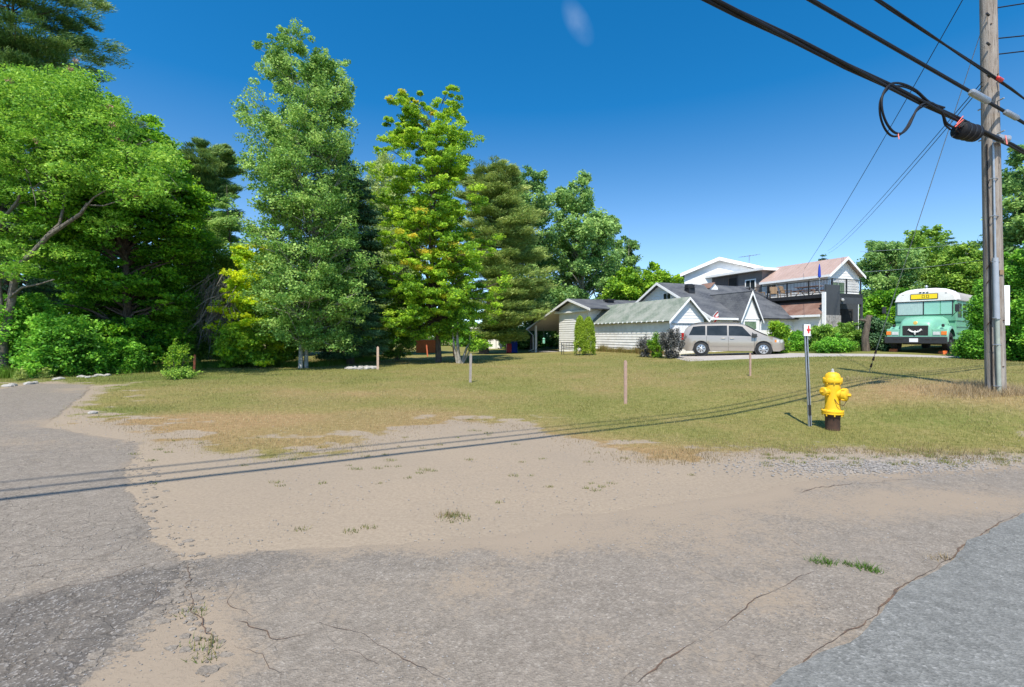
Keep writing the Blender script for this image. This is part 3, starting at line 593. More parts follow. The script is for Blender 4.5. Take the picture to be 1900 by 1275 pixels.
def tree(name, px, D, prof, leaf, bark, label, cat='tree', group=None, kind='decid', nb=60, nc=7, per=60, ll=.14, lw=.10, cl=.42, flat=.7, pitch=.6,
         tr=.16, seed=1, h0=.12, tint=.5, stems=1, extra=None, rough=.16, bz=None, fork=None, inner=.35, topscale=1., tilt=0., nobr=0):
    r = np.random.default_rng(seed); X = (px-PX0)/F*D; Y = D; z0 = tz(X, Y) if bz is None else bz; off = Vector((X, Y, z0))
    root = empty(name, off, 0, label, cat, group)
    hh = np.array([CH+(HY-p[0])/F*D-z0 for p in prof][::-1]); xl = np.array([(px-p[1])/F*D for p in prof][::-1]); xr = np.array([(p[2]-px)/F*D for p in prof][::-1])
    top = hh[-1]; bot = hh[0]
    def RX(h): return (np.interp(h, hh, xl)+np.interp(h, hh, xr))/2
    def CX(h): return (np.interp(h, hh, xr)-np.interp(h, hh, xl))/2
    # trunk(s)
    tb = MB(); axes = []
    for s in range(stems):
        a0 = r.uniform(0, 6.28); n = 12; pts = []
        sp = (s-(stems-1)/2)*.9 if stems > 1 else 0
        for i in range(n):
            t = i/(n-1); h = t*top*.96
            pts.append(Vector((CX(h)*t*.9+sp*min(1, t*1.6)*(RX(h)*.35+.1)+math.sin(t*7+a0)*top*.008, math.cos(t*6+a0)*top*.008+ (s*.35 if stems > 1 else 0), h-(.1 if i == 0 else 0))))
        rr = [tr*(1-.93*(i/(n-1))**.8)*(1.25 if i == 0 else 1)/(stems**.3) for i in range(n)]
        tb.tube(pts, rr, 9); axes.append(np.array([tuple(p) for p in pts]))
    # branches
    hs_ = np.linspace(max(bot, .02*top), top*.995, 400); wt = np.maximum(RX(hs_), .02)+.04*RX(hs_).max(); wt /= wt.sum()
    C, O, CR = [], [], []
    for i in range(nb):
        ht = r.choice(hs_, p=wt)
        if kind in ('pine', 'spruce'): st = top*(.052 if kind == 'pine' else .035); ht = min(top*.99, max(bot, round(ht/st)*st+r.normal(0, st*.10)))
        th = r.uniform(0, 2*math.pi); rx = max(.05, RX(ht)); ry = max(rx, .35*RX(hs_).max()*min(1, (top-ht)/(.25*top)+.15)) if kind == 'decid' else rx
        rho = (inner+(1-inner)*r.random()**.6)*(1+r.normal(0, rough*.6)); rho = max(.15, rho)
        tip = np.array([CX(ht)+rx*math.cos(th)*rho, ry*math.sin(th)*rho, ht+r.normal(0, .05)])
        ax_ = axes[r.integers(len(axes))]; dist = math.hypot(tip[0]-np.interp(ht, ax_[:,2], ax_[:,0]), tip[1])
        hst = ht-pitch*dist*(1+r.normal(0, .2)); hst = min(max(hst, h0*top), top*.955)
        b0 = np.array([np.interp(hst, ax_[:,2], ax_[:,0]), np.interp(hst, ax_[:,2], ax_[:,1]), hst])
        bow = .12*dist if kind == 'decid' else (-.05*dist if kind == 'pine' else -.10*dist)
        ts = np.linspace(0, 1, 6); path = b0[None]*(1-ts)[:,None]+tip[None]*ts[:,None]; path[:,2] += bow*4*ts*(1-ts); path[1:-1] += r.normal(0, .03*dist, (4, 3))
        if i >= nobr: 
            r0 = max(.012, tr*.34*(1-hst/top)**.6*min(1, dist/3+.25)); tb.tube([tuple(p) for p in path], [r0*(1-.85*t) for t in ts], 5, False)
        k = max(2, int(nc*(.35+.65*min(1, dist/(.6*RX(hs_).max()+.01)))))
        s = np.sqrt(r.uniform(.12, 1, k)); s[0] = 1.
        c = np.stack([np.interp(s, ts, path[:,j]) for j in range(3)], -1)
        perp = np.array([-(tip-b0)[1], (tip-b0)[0], 0]); perp = perp/(np.linalg.norm(perp)+1e-6)
        lat = r.normal(0, 1, k)*(.20*dist*(1.15-s)+.05*dist+.08)
        c = c+perp[None]*lat[:,None]+np.array([0, 0, 1])*r.normal(0, .06*dist+.05, k)[:,None]*(1 if kind == 'decid' else .25)
        if kind == 'decid' and k > 3:            # twigs out to the clumps
            for q in range(1, k, 2):
                j = int(s[q]*5*.8); tb.tube([tuple(path[min(j, 5)]), tuple(c[q])], [.016*(tr/.16)**.5, .005], 3, False)
        C.append(c); o = (tip-b0)/(np.linalg.norm(tip-b0)+1e-6); O.append(np.repeat(o[None], k, 0)); CR.append(np.full(k, r.normal(0, .13)))
    C = np.concatenate(C); O = np.concatenate(O); CR = np.concatenate(CR)
    tb.build('trunk', M[bark], root, smooth=True)
    sizes = cl*r.uniform(.55, 1.25, len(C))*np.clip(.55+.6*(top-C[:,2])/(.3*top), .5, 1)
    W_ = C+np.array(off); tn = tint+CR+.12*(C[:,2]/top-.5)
    if extra:       # leaves of another colour on part of the crown: (material, test(x,z fraction) -> probability)
        lm, fn = extra; kx = r.random(len(C)) < fn((C[:,0]-CX(C[:,2]))/np.maximum(RX(C[:,2]), .1), C[:,2]/top, C)
        e = leaves('crown_patch', W_[kx], sizes[kx], flat, per, ll, lw, L[lm], root, off, tn[kx], seed=seed+5, outward=O[kx] if kind == 'pine' else None)
        W_, sizes, tn, O = W_[~kx], sizes[~kx], tn[~kx], O[~kx]
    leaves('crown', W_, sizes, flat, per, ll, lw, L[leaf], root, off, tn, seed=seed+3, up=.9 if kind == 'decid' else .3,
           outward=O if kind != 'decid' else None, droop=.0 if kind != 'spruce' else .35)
    return root

BACK = 'trees closing the lawn on the left'
# --- left side
tree('pine_tree', 14, 25, [(-190,-40,60),(-60,-150,150),(25,-150,205),(70,-160,200),(120,-120,215),(180,-90,195),(300,-120,150),(430,-100,120)], 'pine', 'bark',
     'tall dark pine rising out of the top left corner of the view', 'pine tree', BACK, 'pine', nb=210, nc=11, per=150, ll=.24, lw=.034, cl=.60, flat=.36, pitch=.18, tr=.26, seed=11, inner=.25, tint=.42, rough=.3)
def crooked(seed=5):
    D = 18.8; X = (12-PX0)/F*D; z0 = tz(X, D); off = Vector((X, D, z0))
    root = empty('locust_tree', off, 0, 'loose olive green tree with pale crooked limbs at the far left edge', 'tree', BACK)
    tb = MB(); q = lambda x, y, dd=0: P3(x, y, D+dd)-off
    def limb(pts, r0, r1, dd=(0, 0)):
        r0 *= .62; r1 *= .6; n = len(pts); P = [q(x+3*math.sin(i*2.3+r0*90), y+3*math.cos(i*1.7+r0*50), dd[0]+(dd[1]-dd[0])*i/(n-1)) for i, (x, y) in enumerate(pts)]
        tb.tube(P, [r0+(r1-r0)*i/(n-1) for i in range(n)], 9)
    limb([(6,700),(8,640),(12,590),(22,555),(30,510)], .27, .19)
    limb([(24,545),(32,495),(62,470),(92,438),(112,418),(150,398),(165,380)], .19, .085, (0, -.8))
    limb([(92,438),(108,415),(118,390),(122,360),(135,330),(150,300)], .10, .03, (-.4, .6))
    limb([(10,600),(2,560),(-8,500),(-4,430),(10,400),(30,372),(45,350)], .17, .06, (0, -.5))
    limb([(10,400),(40,380),(60,372)], .05, .02, (-.3, .4))
    limb([(14,560),(40,535),(70,525),(103,518)], .08, .035, (0, -1.2))
    limb([(-4,430),(-30,380),(-40,300),(-30,220)], .10, .03)
    limb([(150,398),(175,370),(205,345),(240,310),(262,270)], .06, .015, (-.8, -1.2))
    limb([(150,300),(165,260),(175,220),(180,190)], .035, .012, (.6, .3))
    limb([(165,380),(195,385),(225,370),(255,345),(300,330)], .045, .01, (-.8, -1.6))
    r = np.random.default_rng(seed); C = []
    blobs = [(20,175,60,30,0),(90,190,60,40,-.5),(150,200,55,36,.3),(45,245,70,36,0),(120,260,70,34,-.8),(195,250,50,40,0),(235,300,48,36,-.8),(170,310,60,26,-1),(70,310,60,26,.5),
             (-30,260,60,70,0),(10,350,40,18,.6),(240,350,45,28,-1),(290,330,38,30,-1.2),(130,150,50,22,.4),(40,150,60,22,.6),(205,200,30,24,.2),(300,290,30,26,-.5),(110,345,30,14,.8),(-60,380,60,60,.5),(20,455,45,26,1.0),(95,360,40,16,.8),(150,345,44,16,.5),(30,500,30,16,-.5),(60,420,34,12,.8),(200,420,30,18,1.0),(120,470,34,18,1.2)]
    for x, y, rx, ry, dd in blobs:
        m = int(rx*ry/21)
        for k in range(m):
            a, b = r.normal(0, .52, 2); p = P3(x+a*rx, y+b*ry, D+dd+r.normal(0, 1.0)); C.append(tuple(p))
            if r.random() < .35: tb.tube([P3(x, y, D+dd)-off, p-off], [.018, .004], 3, False)
    for x, y in [(215,335),(260,340),(285,325),(245,300),(225,280),(60,350),(300,345)]:       # bare fine twigs
        for k in range(7):
            a = P3(x, y, D-1.4)-off; b = a+Vector((r.normal(.25,.5), r.normal(0,.4), r.normal(.1,.35))); c = b+Vector((r.normal(.2,.25), r.normal(0,.2), r.normal(-.1,.2)))
            tb.tube([a, b, c], [.014, .009, .003], 3, False)
    tb.build('trunk', M['barklocust'], root, smooth=True)
    C = np.array(C); leaves('crown', C, r.uniform(.22, .5, len(C)), .5, 50, .125, .06, L['locustleaf'], root, off, .5, up=.8, seed=seed, crand=.2)
    C2 = np.array([tuple(P3(x, y, D-1.3)) for x, y in [(130,128),(95,185),(70,262),(205,200),(222,258),(208,232),(140,112),(196,310),(255,365),(18,150)]])
    for i in range(len(C2)): leaves('seed_cluster', C2[i:i+1], .13, .8, 40, .07, .05, M['seed'], root, off, .6, seed=3+i)
crooked()
tree('maple_tree', 236, 22.5, [(197,215,262),(225,160,300),(262,120,318),(310,105,345),(370,90,372),(430,85,372),(500,70,350),(560,90,345),(610,120,335),(650,150,330),(668,170,320)],
     'mapledark', 'bark', 'big round deep green maple, its crown reaching down to the grass', 'tree', BACK, nb=230, nc=9, per=74, ll=.14, lw=.11, cl=.50, flat=.38, pitch=.35, tr=.24, seed=21, tint=.55, inner=.45)
tree('spruce_tree', -20, 23, [(330,-40,40),(420,-90,70),(520,-130,110),(620,-150,125),(670,-160,110)], 'spruce', 'bark', 'dark spruce behind the crooked limbs at the left edge', 'spruce tree', BACK, 'spruce',
     nb=90, nc=9, per=80, ll=.15, lw=.035, cl=.45, flat=.3, pitch=-.2, tr=.2, seed=23, h0=.03, inner=.4)
for i, (px, D, t, x0, x1, lab, sd_) in enumerate([(30,19.6,548,-40,100,'dense leafy bush at the far left, left of the trio under the maple',31),(118,19.2,585,60,182,'dense leafy bush under the maple, next to three tiny conifers',32),
        (-90,19.5,560,-190,0,'dense leafy bush running out of the left edge',33),(205,20.6,628,160,262,'lower bush in the shade under the big round maple',34)]):
    tree('leafy_bush', px, D, [(t,(px+x0)/2,(px+x1)/2),(t+30,x0+8,x1-8),(t+75,x0,x1),(688,x0-4,x1+4),(702,x0,x1)], 'shrub', 'bark', lab, 'bush', 'leafy bushes along the left lawn edge', nb=78, nc=6, per=58,
         ll=.12, lw=.075, cl=.34, flat=.75, pitch=.8, tr=.04, seed=sd_, h0=.02, stems=3, inner=.35, tint=.5)
tree('pine_tree', 388, 33, [(262,360,425),(285,338,442),(320,335,445),(365,345,440),(405,340,435),(450,350,430)], 'pine', 'bark', 'middle distance pine with open limbs between the round maple and the tall aspen', 'pine tree', BACK, 'pine',
     nb=90, nc=9, per=100, ll=.28, lw=.04, cl=.55, flat=.4, pitch=.3, tr=.17, seed=41, inner=.2, rough=.3, tint=.45)
tree('willow_tree', 372, 27.5, [(405,360,392),(440,338,420),(500,330,432),(560,335,430),(620,340,425),(660,345,420)], 'locust', 'barkpale', 'dull green slender tree behind the dead twigs', 'tree', BACK,
     nb=95, nc=7, per=60, ll=.13, lw=.06, cl=.42, flat=.8, pitch=.8, tr=.09, seed=43, tint=.58)
tree('spruce_tree', 425, 29, [(330,418,432),(420,395,452),(520,380,470),(620,372,482),(665,370,486)], 'aspen', 'bark', 'greyish conifer between the pine and the tall aspen', 'spruce tree', BACK, 'spruce',
     nb=80, nc=8, per=75, ll=.16, lw=.04, cl=.45, flat=.4, pitch=-.2, tr=.14, seed=45, h0=.03, tint=.45)
# filler trees further back that close the view
for i, (px, D, t, w_, lf, lab) in enumerate([(60,36,330,150,'mapledark','dark broad tree far behind the crooked locust'),(190,34,380,120,'mapledark','dark broad tree far behind the big round maple'),
        (330,40,430,110,'mapledark','dark broad tree far behind the dead twigs'),(500,42,400,110,'mapledark','dark broad tree far behind the tall aspen'),(-120,30,200,150,'mapledark','dark broad tree beyond the left edge of the view'),
        (620,44,420,90,'mapledark','dark broad tree far behind the black spruce')]):
    tree('background_tree', px, D, [(t,px-20,px+20),(t+50,px-w_*.6,px+w_*.6),(t+120,px-w_,px+w_),(630,px-w_,px+w_),(660,px-w_*.8,px+w_*.8)], lf, 'bark', lab, 'tree', 'dark trees behind the front row',
         nb=80, nc=8, per=40, ll=.30, lw=.22, cl=.95, flat=.6, pitch=.4, tr=.22, seed=60+i, tint=.35, inner=.4)
# dead twigs
def brush():
    D = 24.6; off = Vector(((405-PX0)/F*D, D, tz((405-PX0)/F*D, D))); o = empty('dead_brush', off, 0, 'hanging tangle of bare grey dead twigs between maple and yellow sapling', 'dead branches')
    r = np.random.default_rng(4); mb = MB()
    for k in range(190):
        x0, y0 = r.uniform(385, 440), r.uniform(500, 590); a = P3(x0, y0, D+r.normal(0, .5)); L_ = r.uniform(.8, 2.3)
        b = a+Vector((r.normal(-.25,.35), r.normal(0,.3), -L_*.5)); c = b+Vector((r.normal(-.1,.35), r.normal(0,.3), -L_*.5)); c.z = max(c.z, .1)
        mb.tube([a-off, b-off, c-off], [.022, .015, .005], 4, False)
        if k % 2: d = b+Vector((r.normal(0,.5), r.normal(0,.3), r.normal(-.3,.2))); mb.tube([b-off, d-off], [.01, .004], 3, False)
    mb.build('twigs', M['deadwood'], o)
    mb = MB(); mb.tube([Vector((.3,0,-.1)), Vector((.5,0,2.2)), Vector((.7,.1,4.6))], [.07,.05,.02], 6); mb.build('stem', M['deadwood'], o)
brush()
fy = lambda x, h, C: np.clip(.75*(h > .30)*(x < .55)+.1-(.6*(C[:,0] > 1.2)), 0, 1)
tree('maple_sapling', 474, 24.4, [(440,470,492),(475,436,512),(520,424,528),(570,404,545),(610,404,550),(650,415,555),(678,428,545)], 'maple', 'bark', 'yellowing young maple left of the white aspen trunk', 'tree', BACK,
     nb=120, nc=7, per=64, ll=.14, lw=.12, cl=.34, flat=.45, pitch=.45, tr=.07, seed=51, tint=.6, extra=('yellow', fy), h0=.05)
tree('spruce_tree', 648, 27.0, [(255,612,632),(300,598,668),(380,580,690),(460,575,706),(540,572,716),(610,566,716),(660,570,712)], 'spruce', 'bark', 'nearly black spruce standing right behind the tall aspen', 'spruce tree', BACK, 'spruce',
     nb=230, nc=10, per=95, ll=.16, lw=.04, cl=.50, flat=.3, pitch=-.25, tr=.2, seed=53, h0=.02, inner=.5, tint=.5)
tree('aspen_tree', 563, 23.6, [(68,506,528),(88,486,632),(120,474,650),(180,466,656),(240,450,668),(300,445,678),(360,458,678),(420,460,680),(480,462,684),(540,466,688),(600,485,684),(652,520,664)],
     'aspen', 'barkaspen', 'tallest tree on the lot, grey green aspen with a whitish double trunk', 'aspen tree', BACK, nb=310, nc=9, per=60, ll=.105, lw=.088, cl=.40, flat=.65, pitch=.75, tr=.115, seed=57, stems=2, tint=.56, rough=.22, inner=.3, h0=.07, extra=None)
tree('willow_tree', 716, 44, [(288,690,735),(320,672,760),(380,665,790),(450,660,800),(560,660,800),(620,670,790)], 'willow', 'barkpale', 'pale wispy willow seen between the tall aspen and the bright maple', 'tree', BACK,
     nb=150, nc=8, per=60, ll=.24, lw=.09, cl=.8, flat=.9, pitch=1.2, tr=.15, seed=59, tint=.6)
fg = lambda x, h, C: np.clip(.42*np.exp(-((x-.15)/.35)**2)*np.exp(-((h-.40)/.14)**2)+.25*(h > .92), 0, .5)
tree('maple_tree', 810, 28.6, [(170,785,830),(186,735,852),(215,712,866),(250,708,884),(300,715,874),(345,712,872),(375,690,905),(430,682,920),(480,676,922),(530,655,915),(575,682,908),(610,700,895),(638,735,875)],
     'maple', 'bark', 'bright green maple with golden patches standing alone on the lawn', 'tree', BACK, nb=250, nc=8, per=88, ll=.135, lw=.105, cl=.40, flat=.42, pitch=.6, tr=.17, seed=71, tint=.68, rough=.36, extra=('gold', fg), h0=.14)
def multistem():
    D = 27.4; X = (856-PX0)/F*D; z0 = tz(X, D); off = Vector((X, D, z0)); o = empty('scrub_tree', off, 0, 'short multi stemmed tree with pale forked trunks right of the bright maple', 'tree')
    tb = MB(); r = np.random.default_rng(2)
    for pts, r0 in [([(852,672),(850,650),(848,620),(850,595)], .13), ([(856,672),(866,645),(884,622)], .09), ([(849,672),(842,640),(840,606)], .08), ([(858,670),(872,650),(872,618)], .06)]:
        P = [P3(x, y, D+r.normal(0,.08))-off for x, y in pts]; P[0].z = -.05; tb.tube(P, [r0*(1-.25*i) if i < 3 else r0*.3 for i in range(len(P))], 7)
    tb.build('trunk', M['barkpale'], o, smooth=True)
    C = np.array([tuple(P3(r.normal(x, s), min(r.normal(y, s*.8), 655), D+r.normal(0,.5))) for x, y, s, m in [(850,590,14,24),(885,640,10,24),(870,610,14,14),(830,600,12,12)] for _ in range(m)])
    leaves('crown', C, .28, .6, 55, .13, .10, L['maple'], o, off, .45, seed=8)
multistem()
tree('pine_tree', 898, 47, [(303,870,945),(330,845,985),(400,850,1000),(460,860,1006),(520,866,1024),(570,862,1030),(608,858,1000),(632,870,960)], 'pinewarm', 'bark', 'broad warm green white pine with drooping plates beside the porch roof', 'pine tree', BACK, 'pine',
     nb=230, nc=11, per=115, ll=.36, lw=.05, cl=.92, flat=.36, pitch=.12, tr=.42, seed=73, inner=.25, rough=.2, tint=.5, h0=.1)
tree('maple_tree', 985, 56, [(318,930,1018),(350,905,1035),(420,920,1040),(500,930,1040),(600,930,1040),(640,940,1030)], 'poplar', 'bark', 'blue green broadleaf tree close behind the white pine', 'tree', BACK,
     nb=120, nc=8, per=50, ll=.30, lw=.22, cl=.9, flat=.7, pitch=.8, tr=.25, seed=75, tint=.4)
tree('poplar_tree', 1080, 58, [(318,1062,1092),(350,1030,1106),(400,1014,1130),(440,1008,1146),(490,1004,1150),(550,1000,1150),(600,1000,1140),(640,1010,1130)], 'poplar', 'barkpale', 'tall rounded blue green poplar rising over the porch roof', 'tree', BACK,
     nb=190, nc=9, per=52, ll=.30, lw=.23, cl=.85, flat=.7, pitch=.9, tr=.28, seed=77, tint=.55, rough=.25)
tree('poplar_tree', 1138, 62, [(392,1132,1144),(430,1122,1154),(500,1110,1165),(600,1110,1165)], 'poplar', 'barkpale', 'narrow blue green poplar, left of the two slim ones over the dark roof', 'tree', BACK, nb=60, nc=7, per=45, ll=.3, lw=.22, cl=.7, pitch=1.2, tr=.15, seed=78, tint=.5)
tree('poplar_tree', 1168, 62, [(418,1162,1174),(450,1154,1182),(510,1146,1190),(600,1140,1195)], 'poplar', 'barkpale', 'small slim poplar, right of the two slim ones over the dark roof', 'tree', BACK, nb=55, nc=6, per=42, ll=.3, lw=.2, cl=.62, pitch=1.2, tr=.13, seed=79, tint=.5)
for i, (px, t, x0, x1) in enumerate([(1165,498,1125,1205),(1212,490,1180,1248),(1252,512,1225,1282)]):
    tree('low_tree', px, 52, [(t,px-8,px+8),(t+18,x0+8,x1-8),(t+45,x0,x1),(620,x0,x1),(640,x0,x1)], 'maple', 'bark', ['bright low tree showing over the dark porch roof','bright low tree showing left of the attic gable','bright low tree showing above the black roof vent'][i], 'tree', 'bright low trees behind the houses',
         nb=70, nc=7, per=50, ll=.26, lw=.2, cl=.75, pitch=.7, tr=.14, seed=80+i, tint=.45)
tree('leafy_bush', 735, 30.5, [(600,722,748),(620,700,765),(645,695,770),(664,700,765)], 'locust', 'bark', 'thin scrubby bush beside the black spruce and a pale stake', 'bush', nb=45, nc=5, per=36, ll=.12, lw=.07, cl=.28, pitch=1.0, tr=.03, seed=85, h0=.02, stems=3, tint=.35)
for i, (px, D, t, w_) in enumerate([(1030,66,560,50),(900,75,600,60),(800,80,605,70),(960,62,612,40),(690,70,600,40)]):
    tree('background_tree', px, D, [(t,px-w_*.5,px+w_*.5),(t+15,px-w_,px+w_),(636,px-w_,px+w_),(641,px-w_,px+w_)], 'mapledark', 'bark', ['dark undergrowth tree behind the porch post','dark distant tree closing the gap under the white pine','dark distant tree closing the gap under the bright maple',
         'dark tree between the white pine and the porch','dark distant tree in the gap beside the spruce'][i], 'tree', 'dark trees behind the front row', nb=40, nc=6, per=32, ll=.4, lw=.3, cl=1.1, pitch=.4, tr=.12, seed=90+i, tint=.3, h0=.02)
# --- right side behind the bus
RB_ = 'trees behind the green bus'
for i, (px, D, prof, lf, lab) in enumerate([
    (1640,48,[(438,1625,1662),(460,1598,1690),(500,1592,1705),(560,1590,1710),(620,1590,1710),(650,1600,1700)],'poplar','rounded tree behind the bus, nearest the pink roofed house'),
    (1712,50,[(425,1685,1735),(445,1660,1755),(490,1655,1770),(560,1650,1780),(640,1650,1780)],'locust','tall tree straight above the bus roof'),
    (1790,44,[(455,1770,1812),(475,1750,1832),(520,1740,1850),(600,1740,1850),(645,1740,1850)],'locust','wide tree just left of the utility pole, behind the bus'),
    (1900,34,[(275,1885,1925),(310,1858,1960),(380,1850,1985),(450,1848,1990),(560,1860,1990),(640,1870,1990)],'poplar','tall tree leaving the frame at the right edge'),
    (1655,40,[(540,1640,1672),(560,1612,1700),(600,1600,1710),(650,1600,1710)],'mapledark','dark lower tree right behind the bus bonnet')]):
    tree('broadleaf_tree', px, D, prof, lf, 'bark', lab, 'tree', RB_, nb=120, nc=8, per=54, ll=.24, lw=.17, cl=.68, flat=.75, pitch=.8, tr=.2, seed=100+i, tint=.55, h0=.05, inner=.4)
for i, (px, t, w_, b_, D, lab) in enumerate([(1735,424,16,480,60,'thin spruce tip over the trees behind the bus, left one of the pair'),(1758,424,16,480,60,'thin spruce tip over the trees behind the bus, right one of the pair'),(1525,466,16,520,60,'single spruce tip showing above the pink metal roof')]):
    tree('spruce_tree', px, D, [(t,px-1,px+1),(t+20,px-w_*.7,px+w_*.7),(b_,px-w_*1.4,px+w_*1.4),(640,px-w_*2.6,px+w_*2.6)], 'spruce', 'bark', lab, 'spruce tree', 'spruce tips over the roofs', 'spruce', nb=90, nc=6, per=30, ll=.3, lw=.09, cl=.6, flat=.3, pitch=-.2, tr=.15, seed=110+i, h0=.02, tint=.55)
for i, (px, D, t, x0, x1, b_, lab) in enumerate([(1836,21.5,520,1814,1862,660,'tall hedge bush hiding the side of the bus, left of the pole'),(1880,21,470,1850,1915,664,'tall hedge bush right of the utility pole'),
       (1940,20,440,1890,1990,668,'tall hedge bush leaving the right edge'),(1812,21.2,618,1794,1836,658,'low hedge bush at the rear wheel of the bus')]):
    tree('hedge_bush', px, D, [(t,px-14,px+14),(t+25,x0+6,x1-6),(t+60,x0,x1),(b_-20,x0-3,x1+3),(b_,x0,x1)], 'shrub', 'bark', lab, 'bush', 'hedge bushes around the utility pole', nb=95, nc=7, per=58, ll=.11, lw=.075, cl=.36, pitch=.8, tr=.05, seed=120+i, h0=.02, stems=2, tint=.5 if i < 3 else .35)
for i, (px, D, t, x0, x1, lf, lab) in enumerate([(1443,27.5,590,1426,1462,'maple','yellow green bush right behind the front of the van'),(1478,29,612,1462,1497,'shrub','small pale bush between the van and the marker sign'),
       (1530,28,596,1504,1560,'locust','olive bush in front of the stone panel'),(1568,28,592,1545,1600,'locust','olive bush below the dark garage opening'),(1548,26.5,622,1515,1582,'shrub','low yellow green bush at the driveway behind the hydrant'),
       (1618,27,585,1604,1652,'spruce','dark little spruce left of the bus')]):
    tree('garden_bush', px, D, [(t+6,px-6,px+6),(t+18,x0+4,x1-4),(640,x0+2,x1-2),(650,x0+2,x1-2)], lf, 'bark', lab, 'bush', 'garden bushes between van and bus', nb=60, nc=6, per=50, ll=.10, lw=.07, cl=.26, pitch=.9, tr=.03, seed=130+i, h0=.02, stems=2, tint=.55)
# garden plants at the garage
def cedar():
    D = 33.5; X = (1084-PX0)/F*D; z0 = tz(X, D); off = Vector((X, D, z0)); o = empty('cedar_shrub', off, 0, 'bright green cedar with two pointed tops beside the bench', 'cedar')
    r = np.random.default_rng(3); C = []; 
    for cx, w_, top_ in ((1076, 12, 590), (1092, 14, 592)):
        for k in range(330):
            t = r.random()**.8; y = 655-(655-top_)*t; rr = w_*(1-t**2.2)**.6*r.uniform(.5, 1)**.5; a = r.uniform(0, 6.28)
            C.append(tuple(P3(cx+rr*math.cos(a)+(1084-cx)*.2*(1-t), y, D)+Vector((0, rr*math.sin(a)*D/F, 0))))
    C = np.array(C); leaves('foliage', C, .13, 1.7, 46, .10, .035, L['cedar'], o, off, .5, up=.1, droop=-.8, seed=3, crand=.12)
    MB().tube([(0,0,-.1),(0,0,1.6)], [.05,.02], 6).build('trunk', M['bark'], o)
cedar()
def wirybush(name, px, D, n, hgt, spread, leaf, tint, label, per=26, sd_=5, extra=None):
    X = (px-PX0)/F*D; z0 = tz(X, D); off = Vector((X, D, z0)); o = empty(name, off, 0, label, 'shrub'); r = np.random.default_rng(sd_); tb = MB(); C = []
    for k in range(n):
        a = r.uniform(0, 6.28); s = r.random()**.6*spread; h = hgt*r.uniform(.55, 1.05)*(1-.3*s/spread); p0 = Vector((math.cos(a)*s*.35, math.sin(a)*s*.35, 0)); p1 = Vector((math.cos(a)*s, math.sin(a)*s, h))
        pm = (p0+p1)/2+Vector((0,0,.1*h)); tb.tube([p0, pm, p1], [.012,.009,.004], 4, False)
        for q in np.linspace(.25, 1, 7): C.append(tuple(off+p0.lerp(pm, q) if q < .5 else off+pm.lerp(p1, q*2-1)))
    tb.build('stems', M['bark'], o); C = np.array(C)
    leaves('foliage', C, .13, .9, per, .085, .05, L[leaf], o, off, tint, seed=sd_, crand=.2); return o
wirybush('purple_shrub', 1247, 27.0, 46, 1.95, .68, 'purple', .5, 'tall dark purple leaved shrub at the garage corner by the van', 26, 5)
wirybush('purple_shrub', 1196, 29.5, 26, 1.4, .55, 'purple', .6, 'sparse lower purple shrub against the white garage wall', 16, 6)
wirybush('green_shrub', 1219, 28.4, 34, 1.5, .55, 'maple', .35, 'yellow green shrub between the two purple shrubs', 26, 7)
wirybush('sapling', 328, 19.2, 20, 1.55, .45, 'maple', .5, 'thin young sapling standing alone on the lawn at the left', 16, 9)
o = wirybush('low_sprout', 336, 17.6, 18, .45, .62, 'locust', .7, 'low spreading sprout at the foot of the lone sapling', 10, 10)
for i, (px, py) in enumerate([(38,706),(82,702),(127,696)]):
    g = G(px, py); tree('small_conifer', px, g[1], [(py-20,px-1.5,px+1.5),(py-12,px-6,px+6),(py-1,px-8,px+8)], 'pinewarm', 'bark', ['tiny planted conifer, leftmost of the three by the parking lot','tiny planted conifer, middle of the three by the parking lot','tiny planted conifer, rightmost of the three by the parking lot'][i],
         'conifer seedling', 'planted conifer seedlings', 'spruce', nb=34, nc=3, per=34, ll=.06, lw=.012, cl=.07, flat=.6, pitch=.5, tr=.012, seed=140+i, h0=.03, tint=.9)
# weeds and undergrowth along the edges
def fringe(name, line, n, h, spread, mat, tint, label, w=.02, world=False):
    P = np.array(line if world else [G(*p) for p in line]); s = np.r_[0, np.cumsum(np.hypot(*np.diff(P, axis=0).T))]; t = rng.uniform(0, s[-1], n)
    X = np.interp(t, s, P[:,0])+rng.normal(0, spread, n); Y = np.interp(t, s, P[:,1])+np.abs(rng.normal(0, spread*1.6, n))
    H = h*rng.uniform(.35, 1, n)*(.4+1.1*vnoise(X, Y, .6, 3))
    return tag(blades(name, X, Y, H, w, L[mat], tint+rng.normal(0, .18, n), lean=.8), label, 'weeds', kind='stuff')
fringe('edge_weeds', [(-80,705),(150,697),(260,690),(420,680),(560,682),(690,668)], 26000, .42, .55, 'lush', .55, 'tall green weeds along the foot of the left trees', .016)
fringe('garage_weeds', [(9.75,30.75),(6.1,40.2)], 7000, .55, .10, 'weed', .75, 'yellowed weeds along the foot of the garage wall', .02, True)
fringe('lawn_edge_grass', [(1180,858),(1240,868),(1330,856),(1450,840),(1600,844),(1750,854),(1900,864)], 3600, .06, .3, 'drygrass', .35, 'ragged drier grass along the lawn edge by the hydrant', .007)
fringe('lawn_edge_grass', [(180,786),(270,806),(300,830),(420,845),(540,853),(650,845),(760,800),(850,785),(960,795),(1050,815),(1150,848)], 4200, .04, .3, 'drygrass', .4, 'thin ragged dry grass where lawn gives way to bare sand', .007)
fringe('green_weeds', [(1470,652),(1510,652),(1600,652)], 6000, .75, .25, 'lush', .6, 'bright green weeds between the van and the dark little spruce', .02)
fringe('bank_grass', [(1790,735),(1860,738),(1930,735)], 3000, .17, .38, 'drygrass', .75, 'dry tall grass around the foot of the utility pole', .008)
